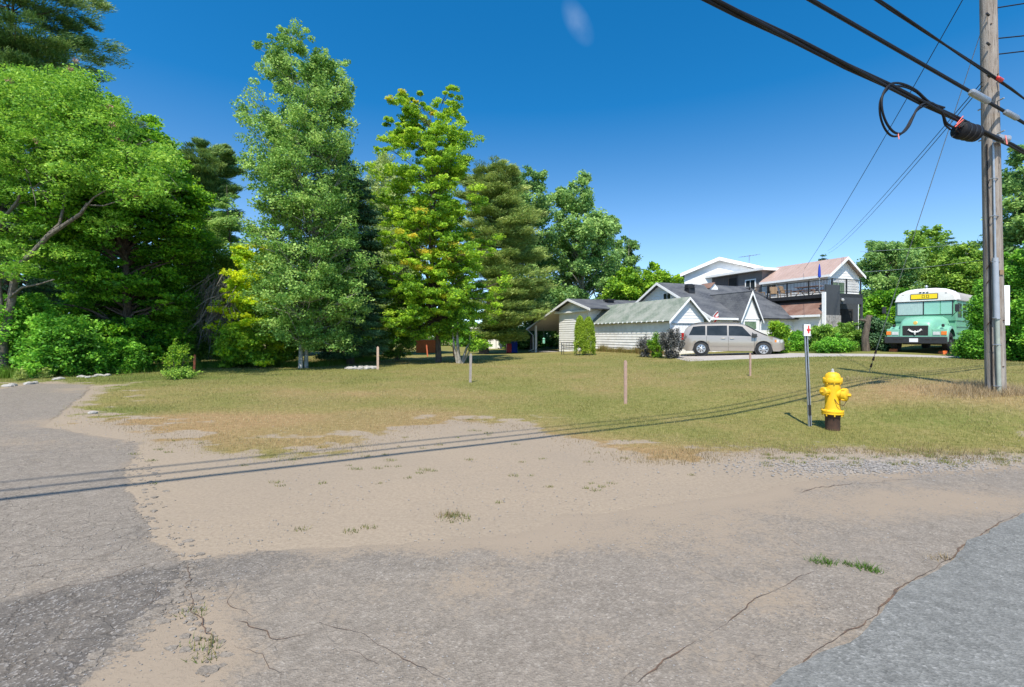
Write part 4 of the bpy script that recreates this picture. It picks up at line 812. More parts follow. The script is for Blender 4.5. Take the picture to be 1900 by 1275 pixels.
fringe('bank_grass', [(1600,705),(1700,712),(1790,722)], 1800, .09, .45, 'drygrass', .75, 'dry grass on the low bank between hydrant and pole', .008)

# ------------------------------------------------------------------ houses: a local frame, a away from the camera, b to the right
U, V_ = Vector((-.362, .932)), Vector((.932, .362))
def frame(ox, oy, oz=0, U=U, V_=V_):
    return lambda a, b, z=0.: Vector((ox+U.x*a+V_.x*b, oy+U.y*a+V_.y*b, oz+z))
class HB(MB):                                    # mesh builder inside a frame
    def __init__(s, fr, off): super().__init__(off); s.fr = fr
    def bx(s, a0, a1, b0, b1, z0, z1): s.box(a0, a1, b0, b1, z0, z1, s.fr); return s
    def pr(s, pts, vec):                         # prism from (a,b,z) points along (a,b,z) vec
        P = [s.fr(*p) for p in pts]; d = s.fr(*vec)-s.fr(0, 0, 0); s.extr(P, d); return s
def roofslab(name, fr, P, t, mat, root, off):
    """P: four (a,b,z) corners, eave start, eave end, ridge end, ridge start"""
    q = [fr(*p)-Vector(off) for p in P]; n = (q[1]-q[0]).cross(q[3]-q[0]).normalized()
    if n.z < 0: n = -n
    lo = [p-n*t for p in q]; vs = q+lo; fs = [(0,1,2,3),(7,6,5,4),(0,4,5,1),(1,5,6,2),(2,6,7,3),(3,7,4,0)]
    me = bpy.data.meshes.new(name); me.from_pydata([tuple(v) for v in vs], [], fs); uv = me.uv_layers.new(name='UVMap')
    e = (q[1]-q[0]).normalized(); u_ = n.cross(e)
    for lp in me.loops: v = Vector(me.vertices[lp.vertex_index].co)-q[0]; uv.data[lp.index].uv = (v.dot(e), v.dot(u_))
    me.materials.append(mat); o = link(bpy.data.objects.new(name, me)); o.parent = root; return o
def siding(name, fr, off, root, mat, axis, plane, side, z0, z1, lo, hi, step=.15, th=.022):
    """lap boards on a wall; axis 'a' or 'b' = direction the boards run; lo(z), hi(z) ends"""
    mb = MB(off); z = z0
    while z < z1-.02:
        zt = min(z+step, z1); l0, h0_, l1, h1_ = lo(z), hi(z), lo(zt), hi(zt)
        if h0_-l0 > .03:
            def p(c, d, zz): return fr(c, plane+side*d, zz) if axis == 'a' else fr(plane+side*d, c, zz)
            if h1_-l1 < .03: l1 = h1_ = (l1+h1_)/2
            mb.hexa([p(l0,0,z),p(h0_,0,z),p(h0_,th,z),p(l0,th,z),p(l1,0,zt),p(h1_,0,zt),p(h1_,.004,zt),p(l1,.004,zt)])
        z = zt
    return mb.build(name, mat, root)
def window(fr, off, root, axis, plane, side, c0, c1, z0, z1, fw=.07, glass='glass', split=1, depth=.05, name='window'):
    mb = HB(fr, off); d0, d1 = sorted((plane, plane+side*depth))
    def bar(x0, x1, za, zb, e=0.):
        lo_, hi_ = (d0-(e if side < 0 else 0), d1+(e if side > 0 else 0))
        mb.bx(x0, x1, lo_, hi_, za, zb) if axis == 'a' else mb.bx(lo_, hi_, x0, x1, za, zb)
    bar(c0-fw, c0, z0-fw, z1+fw); bar(c1, c1+fw, z0-fw, z1+fw); bar(c0, c1, z0-fw, z0, .003); bar(c0, c1, z1, z1+fw, .003)
    for k in range(1, split): x = c0+(c1-c0)*k/split; bar(x-.02, x+.02, z0, z1, -.006)
    f = mb.build(name, M['trim'], root); g = HB(fr, off); q = plane+side*depth*.45; r0, r1 = sorted((q, q+side*.01))
    g.bx(c0, c1, r0, r1, z0, z1) if axis == 'a' else g.bx(r0, r1, c0, c1, z0, z1)
    g.build('pane', M[glass], f); return f

# garage: white, mossy green shingles
def garage():
    fr = frame(10.1, 31); z0 = .1; off = fr(0, 0, .35)
    root = empty('garage', off, 0, 'long low white garage with a mossy green shingle roof behind the silver van', 'garage')
    Ln, w, ze, zr = 10.2, 2.75, 2.66, 4.02; mid = w/2
    mb = HB(fr, off); mb.bx(0, Ln, .02, w-.02, z0, ze)
    mb.pr([(0,.02,ze),(0,w-.02,ze),(0,mid,zr-.1)], (Ln,0,0)); mb.build('wall', M['oldwhite'], root)
    siding('side_boards', fr, off, root, M['oldwhite'], 'a', .02, -1, .3, ze-.04, lambda z: .06, lambda z: Ln, .2, .035)
    siding('gable_boards', fr, off, root, M['white'], 'b', 0, -1, 2.35, zr-.15, lambda z: max(.0, (z-ze)/(zr-ze)*mid) if z > ze else 0., lambda z: min(w, w-(z-ze)/(zr-ze)*mid) if z > ze else w, .18)
    d = HB(fr, off); d.bx(-.06, -.004, .32, w-.3, z0, 2.28)
    for k in range(9): b = .34+k*(w-.66)/8; d.bx(-.075, -.06, b-.006, b+.006, z0, 2.28)
    dr = d.build('sliding_door', M['white'], root); t = HB(fr, off); t.bx(-.12, -.03, .15, w-.15, 2.33, 2.39).build('door_rail', M['galv'], dr)
    h = .28; q = (zr-ze)/mid
    roofslab('roof', fr, [(-.28,-h,ze-h*q+.12),(Ln+.25,-h,ze-h*q+.12),(Ln+.25,mid,zr+.06),(-.28,mid,zr+.06)], .07, M['green_sh'], root, off)
    roofslab('roof', fr, [(-.28,w+h,ze-h*q+.12),(Ln+.25,w+h,ze-h*q+.12),(Ln+.25,mid,zr+.058),(-.28,mid,zr+.058)], .07, M['green_sh'], root, off)
    for s in (0, 1):
        m = HB(fr, off); e = -h if s == 0 else w+h
        m.pr([(-.31,e,ze-h*q+.10),(-.31,mid,zr+.04),(-.31,mid,zr-.12),(-.31,e,ze-h*q-.06)], (.032,0,0)).build('rake_board', M['trim'], root)
    m = HB(fr, off)
    for k in range(18):
        a = .35+k*.565; m = HB(fr, off); m.bx(a-.04, a+.04, -.30, .04, ze-.20, ze-.09)
        if k < 18: m.build('rafter_tail', M['trim'], root)
    HB(fr, off).bx(-.06, .02, -.04, .05, z0, ze-.05).build('corner_board', M['trim'], root)
    HB(fr, off).bx(-.05, -.01, w-.32, w-.14, 2.1, 2.28).build('notice_plate', M['blue'], root)
garage()

def porch_wing():
    fr = frame(9.77+U.x*1.2, 30.87+U.y*1.2); off = fr(9, 0, .1)
    root = empty('porch_house', off, 0, 'low white house wing with an open porch post left of the green roofed garage', 'house')
    ar, zr = 11.1, 4.78; sl = .27
    def zt(a): return zr-abs(a-ar)*sl
    mb = HB(fr, off); mb.pr([(8.45,.03,-.2),(13.8,.03,-.2),(13.8,.03,zt(13.8)-.12),(ar,.03,zr-.12),(8.45,.03,zt(8.45)-.12)], (0,9,0)); mb.build('wall', M['white'], root)
    siding('side_boards', fr, off, root, M['white'], 'a', .02, -1, -.05, 3.55, lambda z: 8.45, lambda z: 13.75, .2, .04)
    siding('gable_boards', fr, off, root, M['white'], 'a', .02, -1, 3.75, zr-.16, lambda z: max(8.0, ar-(zr-.1-z)/sl), lambda z: min(13.9, ar+(zr-.1-z)/sl), .3)
    m = HB(fr, off); m.bx(8.4, 14.3, -.22, .02, 3.56, 3.70); m.build('frieze_board', M['trim'], root)
    HB(fr, off).bx(11.0, 11.4, -.06, 0, 3.8, 4.25).build('gable_vent', M['trim'], root)
    e0, e1 = 7.3, 20.3; bo = -.5
    roofslab('roof', fr, [(e0,bo,zt(e0)),(e0,9.5,zt(e0)),(ar,9.5,zr),(ar,bo,zr)], .07, M['grey_sh'], root, off)
    roofslab('roof', fr, [(e1,bo,zt(e1)),(e1,9.5,zt(e1)),(ar,9.5,zr-.002),(ar,bo,zr-.002)], .07, M['grey_sh'], root, off)
    for e in (e0, e1):
        HB(fr, off).pr([(e,bo-.035,zt(e)-.01),(ar,bo-.035,zr-.01),(ar,bo-.035,zr-.20),(e,bo-.035,zt(e)-.20)], (0,.033,0)).build('rake_board', M['trim'], root)
    HB(fr, off).pr([(13.85,bo+.02,zt(13.85)-.21),(e1,bo+.02,zt(e1)-.21),(e1,bo+.02,zt(e1)-.24),(13.85,bo+.02,zt(13.85)-.24)], (0,9,0)).build('porch_ceiling', M['soffit'], root)
    HB(fr, off).bx(e1, e1+.1, bo, 9.4, zt(e1)-.16, zt(e1)-.03).build('gutter', M['trim'], root)
    for b in (-.35, 4.0, 8.6): HB(fr, off).bx(18.35, 18.53, b, b+.18, -.2, zt(18.4)-.2).build('porch_post', M['trim'], root)
    P = lambda a, b, z: fr(a, b, z)
    MB(off).tube([P(20.15,-.4,zt(e1)-.15), P(19.6,-.42,zt(e1)-.38), P(18.7,-.46,1.6), P(18.66,-.46,.15), P(19.4,-.6,-.02)], .05, 8).build('downspout', M['trim'], root)
    HB(fr, off).bx(13.85, 19.8, -.2, 8.8, -.3, .0).build('porch_floor', M['concrete'], root)
    v = HB(fr, off); v.bx(9.6, 10.1, 2.6, 3.2, zt(9.8)-.05, zt(9.8)+.16); v.bx(9.5, 10.2, 2.5, 3.3, zt(9.8)+.17, zt(9.8)+.3); v.build('roof_vent', M['black'], root)
porch_wing()
def feeder():
    D = 44; p = P3(1009, 632, D); o = empty('bird_feeder', (p.x, p.y, tz(p.x, D)), 0, 'small mint green feeder hanging by the porch post', 'feeder'); off = o.location
    MB(off).lathe([(.03,-.28),(.11,-.26),(.12,-.1),(.10,.12),(.15,.14),(.02,.26)], 12, Matrix.Translation(p)).build('feeder_body', M['mint'], o); MB(off).tube([p+Vector((0,0,.25)), p+Vector((0,0,1.1))], .012, 5).build('hanger', M['black'], o)
feeder()

def main_house():
    fr = frame(13.27-.3*0, 32.2); off = fr(0, 0, .4)
    root = empty('gabled_house', off, 0, 'white house with dark grey roof and tiny attic window behind the green roofed garage', 'house')
    ar, zr, ze, B = 5.25, 5.62, 3.0, 8.6; sl = (zr-ze)/ar
    mb = HB(fr, off); mb.pr([(0,.03,0),(10.4,.03,0),(10.4,.03,zr-(10.4-ar)*sl-.1),(ar,.03,zr-.1),(0,.03,ze-.1)], (0,B,0)); mb.build('wall', M['white'], root)
    siding('gable_boards', fr, off, root, M['white'], 'a', .02, -1, 1.2, zr-.2, lambda z: max(.05, ar-(zr-.12-z)/sl), lambda z: min(10.3, ar+(zr-.12-z)/sl), .2, .035)
    siding('front_boards', fr, off, root, M['white'], 'b', .02, -1, .5, ze-.25, lambda z: .05, lambda z: 5.6, .17)
    e = -.45; bo = -.38
    zt = lambda a: zr-abs(a-ar)*sl
    roofslab('roof', fr, [(e,bo,zt(e)),(e,B+.3,zt(e)),(ar,B+.3,zr),(ar,bo,zr)], .08, M['grey_sh'], root, off)
    roofslab('roof', fr, [(10.9,bo,zt(10.9)),(10.9,B+.3,zt(10.9)),(ar,B+.3,zr-.002),(ar,bo,zr-.002)], .08, M['grey_sh'], root, off)
    for x in (e, 10.9): HB(fr, off).pr([(x,bo-.035,zt(x)-.01),(ar,bo-.035,zr-.01),(ar,bo-.035,zr-.2),(x,bo-.035,zt(x)-.2)], (0,.033,0)).build('rake_board', M['trim'], root)
    HB(fr, off).bx(e-.1, e-.003, bo, 1.75, zt(e)-.17, zt(e)-.03).build('gutter', M['trim'], root)
    window(fr, off, root, 'a', -.003, -1, 4.05, 4.85, 4.28, 4.72, .09, 'glass', 2, .07)
    window(fr, off, root, 'b', -.003, -1, .95, 1.42, 1.85, 2.42, .08, 'glass', 1, .07)
    P = fr
    MB(off).tube([P(-.5,-.33,2.78), P(-.3,-.42,2.55), P(-.05,-.45,2.3), P(-.05,-.45,.5)], .045, 8).build('downspout', M['trim'], root)
    v = HB(fr, off); z = zt(3.6); v.bx(3.35, 3.85, 1.05, 1.6, z-.1, z+.28); v.build('vent_base', M['black'], root)
    MB(off).lathe([(.3,.0),(.38,.03),(.38,.1),(.3,.13),(.36,.16),(.36,.24),(.2,.32)], 14, Matrix.Translation(P(3.6,1.32,z+.28))).build('roof_vent', M['black'], root)
    # steep little entry wing
    b0, b1, a0, zE, zR = 1.94, 3.68, -.5, 2.76, 4.56; bm_ = (b0+b1)/2
    HB(fr, off).pr([(a0,b0,.3),(a0,b1,.3),(a0,b1,zE),(a0,bm_,zR-.08),(a0,b0,zE)], (3.4,0,0)).build('entry_wing', M['white'], root)
    s2 = (zR-zE)/(bm_-b0); h = .14
    roofslab('entry_roof', fr, [(a0-.22,b0-h,zE-h*s2+.06),(3.6,b0-h,zE-h*s2+.06),(3.6,bm_,zR+.04),(a0-.22,bm_,zR+.04)], .06, M['grey_sh'], root, off)
    roofslab('entry_roof', fr, [(a0-.22,b1+h,zE-h*s2+.06),(3.6,b1+h,zE-h*s2+.06),(3.6,bm_,zR+.038),(a0-.22,bm_,zR+.038)], .06, M['grey_sh'], root, off)
    for x in (b0-h, b1+h): HB(fr, off).pr([(a0-.25,x,zE-h*s2+.05),(a0-.25,bm_,zR+.03),(a0-.25,bm_,zR-.22),(a0-.25,x,zE-h*s2-.1)], (.028,0,0)).build('rake_board', M['trim'], root)
    window(fr, off, root, 'b', a0-.003, -1, b0+.35, b1-.35, 2.0, 2.52, .07, 'glassg', 1, .05)
    HB(fr, off).bx(a0-.04, a0-.002, b0, b1, 2.68, 2.76).build('trim_band', M['trim'], root)
    for x in (b0-.06, b1+.06): MB(off).tube([P(a0-.1,x,2.6), P(a0-.03,x,2.3), P(a0-.03,x,.5)], .035, 6).build('downspout', M['trim'], root)
    m = HB(fr, off); m.pr([(4.3,3.9,4.7),(4.3,4.7,4.7),(4.3,4.7,5.3),(4.3,4.3,5.66),(4.3,3.9,5.3)], (1.2,0,0)); dm = m.build('small_dormer', M['trim'], root)
    roofslab('dormer_roof', fr, [(4.2,3.8,5.25),(5.6,3.8,5.25),(5.6,4.3,5.71),(4.2,4.3,5.71)], .05, M['brown_sh'], dm, off)
    # flag
    p0 = P(-.1,-.35,2.55); p1 = p0+Vector((.42,-.35,.62)); f = empty('flag', p0, 0, 'small red and white flag on a short pole at the white house corner', 'flag')
    MB(p0).tube([p0, p1], .018, 6).build('pole', M['trim'], f)
    def cloth(u0, u1, mat, nm):
        rows = []
        for i in range(7):
            t = i/6; row = []
            for j in range(5):
                s = u0+(u1-u0)*j/4; q = p1-(p1-p0)*.62*t; row.append(q+Vector((.14*s+.03*math.sin(5*s+3*t), .10*s, -.42*s*(1+.1*t)+.02*math.sin(7*t))))
            rows.append(row)
        m = MB(p0).grid(rows).build(nm, mat, f); return m
    cloth(0, .27, M['red'], 'cloth_stripe'); cloth(.27, .73, M['white'], 'cloth'); cloth(.73, 1, M['red'], 'cloth_stripe')
    c = p1-(p1-p0)*.31+Vector((.07,.03,-.21)); mp_ = MB(p0)
    for a in (0, 60, 120): d = Vector((math.cos(R(a))*.05, 0, math.sin(R(a))*.05)); mp_.tube([c-d+Vector((0,-.04,0)), c+d+Vector((0,-.04,0))], .022, 4)
    mp_.build('leaf_emblem', M['red'], f)
main_house()

def big_house():
    fr = frame(20.97, 33); off = fr(0, 0, .5)
    root = empty('deck_house', off, 0, 'large white and brown house with a pink metal roof, raised deck and charcoal front', 'house')
    z0 = .3
    # lower storey
    HB(fr, off).bx(-.25, 8.2, .0, 1.6, z0, 3.12).build('lower_wall', M['white'], root)
    roofslab('lower_roof', fr, [(-.22,-.35,3.0),(8.2,-.35,3.0),(8.2,1.05,4.02),(-.22,1.05,4.02)], .06, M['brown_sh'], root, off)
    HB(fr, off).bx(-.25, 8.2, -.40, -.352, 2.85, 3.0).build('fascia', M['trim'], root)
    HB(fr, off).bx(-.1, 8.2, 1.06, 1.2, 3.9, 4.36).build('deck_gap_shade', M['dark'], root)  # dark strip painted in for the shade of the gap below the deck
    # deck
    d = HB(fr, off); d.bx(-.36, 8.4, .72, 3.0, 4.36, 4.44); d.bx(-.36, 1.6, 3.0, 3.7, 4.36, 4.44); dk = d.build('deck_floor', M['charcoal'], root)
    HB(fr, off).bx(-.4, 8.4, .68, .718, 4.2, 4.46).build('deck_fascia', M['black'], dk); HB(fr, off).bx(-.4, -.362, .72, 3.7, 4.2, 4.46).build('deck_fascia', M['black'], dk)
    r = HB(fr, off); top = 5.46
    r.bx(-.34, 8.3, .74, .79, top-.05, top); r.bx(-.34, 8.3, .75, .78, 4.56, 4.6)
    r.bx(-.34, -.29, .79, 3.6, top-.05, top-.001); r.bx(-.33, -.30, .79, 3.6, 4.56, 4.599)
    for k in range(6): a = -.34+k*1.72; r.bx(a, a+.07, .725, .795, 4.44, top+.03)
    for b in (2.1, 3.55): r.bx(-.36, -.29, b, b+.07, 4.44, top+.03)
    for k in range(74): a = -.24+k*.115; r.bx(a, a+.018, .757, .775, 4.6, top-.05)
    for k in range(23): b = .9+k*.115; r.bx(-.325, -.307, b, b+.018, 4.6, top-.05)
    r.build('railing', M['black'], dk)
    # upper white wing with the pink metal roof
    b0, b1, a0, a1, ze, zr = 3.0, 6.25, 1.63, 7.35, 6.15, 7.36; bm_ = (b0+b1)/2
    HB(fr, off).pr([(a0,b0,z0),(a0,b1,z0),(a0,b1,ze),(a0,bm_,zr-.08),(a0,b0,ze)], (a1-a0,0,0)).build('upper_wall', M['white'], root)
    siding('gable_boards', fr, off, root, M['white'], 'b', a0, -1, 4.5, zr-.15, lambda z: max(b0, b0+(z-ze)/(zr-ze)*(bm_-b0)), lambda z: min(b1, b1-(z-ze)/(zr-ze)*(b1-bm_)), .19)
    h = .3; s = (zr-ze)/(bm_-b0)
    for x in (b0-h, b1+h):
        roofslab('metal_roof', fr, [(a0-.4,x,ze-h*s+.1),(a1,x,ze-h*s+.1),(a1,bm_,zr+.05+(x > 4)*.002),(a0-.4,bm_,zr+.05+(x > 4)*.002)], .05, M['pinkroof'], root, off)
        HB(fr, off).pr([(a0-.44,x,ze-h*s+.09),(a0-.44,bm_,zr+.04),(a0-.44,bm_,zr-.16),(a0-.44,x,ze-h*s-.1)], (.036,0,0)).build('rake_board', M['trim'], root)
    m = HB(fr, off)
    for k in range(19): a = a0-.3+k*.32; m.pr([(a,b0-h,ze-h*s+.101),(a+.03,b0-h,ze-h*s+.101),(a+.03,bm_,zr+.051),(a,bm_,zr+.051)], (0,0,.022))
    m.build('roof_rib', M['pinkroof'], root)['kind'] = 'stuff'
    HB(fr, off).bx(a0-.4, a1, b0-h-.05, b0-h-.002, ze-h*s-.08, ze-h*s+.09).build('eave_fascia', M['trim'], root)
    window(fr, off, root, 'a', b0-.002, -1, 6.0, 6.85, 5.05, 5.75, .07, 'glass', 2, .05)
    # glazed patio door in the gable, glass wind screen corner
    window(fr, off, root, 'b', a0-.03, -1, 3.4, 4.7, 4.5, 5.5, .09, 'glassg', 2, .05, 'patio_door')
    HB(fr, off).bx(a0-.05, a0-.02, b1-.12, b1+.06, z0, ze-.1).build('corner_board', M['trim'], root)
    # charcoal front with stone panel, window and dark opening
    HB(fr, off).bx(-.42, -.28, .0, 1.35, 2.95, 5.02).build('charcoal_front', M['charcoal'], root)
    HB(fr, off).bx(-.42, -.2, -.12, -.002, z0, 4.5).build('end_board', M['trim'], root)
    HB(fr, off).bx(-.46, -.26, .0, 1.4, 2.2, 2.95).build('stone_panel', M['stone'], root)
    HB(fr, off).bx(-.44, -.27, .0, 1.4, z0, 2.2).build('base_wall', M['stone'], root)
    window(fr, off, root, 'b', -.46, -1, .3, 1.1, 1.5, 2.1, .06, 'glass', 2, .04)
    HB(fr, off).bx(.9, 1.2, 1.35, 5.2, z0, 4.35).build('recess_wall', M['charcoal'], root)
    HB(fr, off).bx(.86, .9, 1.7, 4.6, z0, 3.5).build('garage_door', M['dark'], root)
    HB(fr, off).bx(-.40, -.33, 1.42, 3.6, 3.75, 4.2).build('beam', M['charcoal'], root)
    HB(fr, off).bx(-.38, -.26, 3.6, 3.74, z0, 4.36).build('post', M['charcoal'], root)
    MB(off).lathe([(.02,-.09),(.09,-.05),(.1,.04),(.05,.1)], 10, Matrix.Translation(fr(-.5,1.5,4.0))).build('wall_lamp', M['lampwhite'], root)
    # brown flat roofed addition
    HB(fr, off).bx(9.9, 13.7, 3.05, 8.5, z0, 7.05).build('brown_wall', M['brown'], root)
    HB(fr, off).bx(7.36, 9.9, 3.02, 8.5, z0, 7.05).build('taupe_wall', M['taupe'], root)
    m = HB(fr, off)
    for k in range(12): m.bx(9.95+k*.31, 9.98+k*.31, 3.03, 3.05, 2, 7.05)
    m.build('panel_battens', M['brown'], root)['kind'] = 'stuff'
    HB(fr, off).bx(6.9, 14.5, 2.6, 8.9, 7.06, 7.28).build('flat_roof', M['trim'], root)
    HB(fr, off).bx(10.1, 10.95, 3.0, 3.04, 5.2, 6.75).build('dark_opening', M['dark'], root)
    HB(fr, off).bx(10.95, 11.0, 2.99, 3.045, 5.2, 6.8).build('opening_trim', M['wood'], root)
    window(fr, off, root, 'a', 3.0, -1, 8.05, 9.0, 4.6, 6.35, .09, 'glass', 2, .06, 'patio_door')
    # things on the deck
    z = 4.44
    def at(a, b): return fr(a, b, z)
    p = at(2.3, 1.9); t = empty('picnic_table', p, math.atan2(U.y, U.x), 'brown wooden picnic table on the raised deck', 'table')
    MB().box(-.9,.9,-.36,.36,.70,.74).build('tabletop', M['wood'], t)
    for s in (-1, 1):
        MB().box(-.9,.9,s*.62-.13,s*.62+.13,.42,.46).build('bench', M['wood'], t)
        x = s*.65; m = MB(); m.tube([(x,-.3,.7),(x,.62,0)], .035, 4); m.tube([(x,.3,.7),(x,-.62,0)], .035, 4); m.tube([(x,-.7,.39),(x,.7,.39)], .03, 4); m.build('leg_frame', M['wood'], t)
    p = at(1.35, 1.75); t = empty('parasol', p, 0, 'closed blue parasol standing on the raised deck', 'parasol')
    MB().tube([(0,0,0),(0,0,2.3)], .025, 8).build('pole', M['galv'], t); MB().lathe([(.03,1.3),(.10,1.35),(.09,1.7),(.07,2.0),(.02,2.3)], 12).build('canopy', M['blue'], t, smooth=True)
    MB().lathe([(.24,0),(.24,.05),(.05,.1)], 14).build('base', M['black'], t)
    for i, (a, b, rz, lab) in enumerate([(4.1,1.8,.5,'tan wooden deck chair next to the picnic table'),(4.9,1.5,-.4,'tan wooden deck chair, middle of the deck chairs'),(6.2,1.6,1.,'tan wooden deck chair nearest the deck\'s left end')]):
        t = empty('deck_chair', at(a, b), rz, lab, 'chair', 'deck chairs')
        MB().box(-.27,.27,-.25,.25,.38,.42).build('seat', M['cardboard'], t); MB().extr([(-.27,.24,.42),(.27,.24,.42),(.27,.42,1.0),(-.27,.42,1.0)], (0,.03,0)).build('backrest', M['cardboard'], t)
        for x in (-.27,.27):
            for y in (-.23,.25): MB().box(x-.02,x+.02,y-.02,y+.02,0,.6).build('leg', M['cardboard'], t)
            MB().box(x-.03,x+.03,-.28,.3,.6,.63).build('armrest', M['cardboard'], t)
    t = empty('cooler_bin', at(7.2, 1.3), .3, 'blue bin with white lid at the left end of the deck', 'bin')
    MB().extr([(-.2,-.16,0),(.2,-.16,0),(.2,.16,0),(-.2,.16,0)], (0,0,.4)).build('bin_body', M['blue'], t); MB().box(-.22,.22,-.18,.18,.4,.46).build('lid', M['white'], t)
big_house()

def rear_house():
    pt = P3(1335, 477, 46); U = Vector((.42,.907)); V_ = Vector((.907,-.42)); fr = frame(pt.x, pt.y, 0, U, V_); off = fr(0, 0, .5)
    root = empty('rear_gable_house', off, 0, 'tall white gable house at the back, behind the brown flat roofed block', 'house')
    def onp(px, py):           # point of the gable plane a=0 seen at a picture point
        k = (px-PX0)/F; b = (k*pt.y-pt.x)/(V_.x-k*V_.y); D = pt.y+V_.y*b; return b, CH+(HY-py)/F*D
    L0, L1, T = onp(1263, 508), onp(1416, 495.5), onp(1335, 477.5)
    w0, w1 = onp(1270, 505), onp(1408, 497)
    HB(fr, off).pr([(0,w0[0],.2),(0,w1[0],.2),(0,w1[0],w1[1]-.25),(0,T[0],T[1]-.2),(0,w0[0],w0[1]-.25)], (9,0,0)).build('wall', M['white'], root)
    sl, sr = (T[1]-L0[1])/(T[0]-L0[0]), (T[1]-L1[1])/(L1[0]-T[0])
    siding('gable_boards', fr, off, root, M['white'], 'b', 0, -1, 3, L1[1]-.1, lambda z: w0[0], lambda z: w1[0], .2)
    roofslab('roof', fr, [(-.4,*L0),(9,*L0),(9,*T),(-.4,*T)], .1, M['grey_sh'], root, off)
    roofslab('roof', fr, [(-.4,*L1),(9,*L1),(9,T[0],T[1]+.002),(-.4,T[0],T[1]+.002)], .1, M['grey_sh'], root, off)
    for q in (L0, L1): HB(fr, off).pr([(-.45,q[0],q[1]-.02),(-.45,T[0],T[1]-.02),(-.45,T[0],T[1]-.34),(-.45,q[0],q[1]-.34)], (.045,0,0)).build('rake_board', M['trim'], root)
    b, z = onp(1290, 537); window(fr, off, root, 'b', -.022, -1, b-.35, b+.35, z-.5, z+.35, .09, 'glass', 1, .05)
    p = fr(3, 2.6, T[1]-.5); t = MB(off); t.tube([p, p+Vector((0,0,1.0))], .03, 5); c = p+Vector((0,0,.9)); d = Vector((.95,.2,.15))
    t.tube([c-d, c+d], .02, 4)
    for k in range(7): q = c-d+d*2*k/6; t.tube([q+Vector((.05,-.35,0)), q+Vector((-.05,.35,0))], .014, 3)
    t.build('aerial', M['galv'], root)
rear_house()

# small things far behind under the trees
def far_bits():
    D = 64; p = P3(930, 645, D); z = tz(p.x, D); o = empty('white_shed', (p.x, D, z), .1, 'white flat building glimpsed under the white pine', 'building')
    MB().box(-4,4,0,4,-.3,2.6).build('wall', M['white'], o); MB().box(-4.2,4.2,-.3,4.2,2.6,2.8).build('roof', M['trim'], o)
    m = MB(); [m.box(x-.03,x+.03,-.05,-.01,-.2,2.4) for x in np.arange(-3.9,3.9,.8)]; m.build('battens', M['galv'], o)['kind'] = 'stuff'; MB().box(.5,1.9,-.06,-.02,1.1,2.0).build('window', M['glass'], o)
    for px, D, w, h, m_, nm, lab, cat in [(791,52,.9,.8,'orange','storage_crate','orange crate far back under the bright maple','crate'),(945,50,.25,.55,'red','canister','red canister in front of the white flat building','canister'),(954,50,.25,.7,'blue','canister','blue canister right of the red one, by the white flat building','canister')]:
        x = (px-PX0)/F*D; o = empty(nm, (x, D, tz(x, D)), .2, lab, cat)
        MB().box(-w*1.2,w*1.2,-w,w,0,h*1.6).build('body', M[m_], o, bevel=.05); MB().box(-w*1.25,w*1.25,-w*1.05,w*1.05,h*1.6,h*1.6+.08).build('lid', M[m_], o)
far_bits()
def bench():
    D = 35.2; x = (1056-PX0)/F*D; o = empty('garden_bench', (x, D, tz(x, D)), .25, 'black metal garden bench against the white porch wing', 'bench')
    MB().box(-.5,.5,-.2,.22,.42,.45).build('seat', M['black'], o); m = MB(); m.box(-.5,.5,.2,.23,.84,.88); m.box(-.5,.5,.2,.23,.6,.63)
    for k in range(9): x = -.48+k*.12; m.box(x-.01,x+.01,.205,.225,.45,.84)
    m.build('backrest', M['black'], o)
    for s in (-.5, .5):
        MB().tube([(s,-.2,0),(s,-.2,.62),(s,.2,.66)], .02, 5).build('armrest', M['black'], o); MB().box(s-.02,s+.02,.19,.23,0,.88).build('leg', M['black'], o)
bench()
def gnome_post():
    D = 28; p = P3(1460, 636, D); z = tz(p.x, D); o = empty('garden_post', (p.x, D, z), 0, 'green garden post with orange top beside the yellow green bush', 'post')
    MB().tube([(0,0,0),(0,0,1.35)], .035, 6).build('pole', M['black'], o); MB().box(-.10,.10,-.1,.1,.55,1.25).build('green_panel', simple('dark_green', (.01,.12,.07)), o); MB().box(-.14,.14,-.14,.14,1.25,1.36).build('cap', M['orange'], o)
gnome_post()
def dead_stump():
    D = 26.5; x = (1607-PX0)/F*D; z = tz(x, D); off = Vector((x, D, z)); o = empty('dead_tree', off, 0, 'dead grey brown tree stump with a short arm left of the green bus', 'tree stump')
    q = lambda a, b, d=0: P3(a, b, D+d)-off
    t = MB(); t.tube([Vector((0,0,-.1)), q(1605,625), q(1609,605), q(1611,590), q(1612,585)], [.20,.17,.15,.14,.10], 9); t.tube([q(1607,596), q(1600,594), q(1595,593)], [.09,.08,.05], 6); t.tube([q(1610,589), q(1618,587)], [.1,.06], 6)
    t.build('trunk', M['bark'], o, smooth=True)
dead_stump()

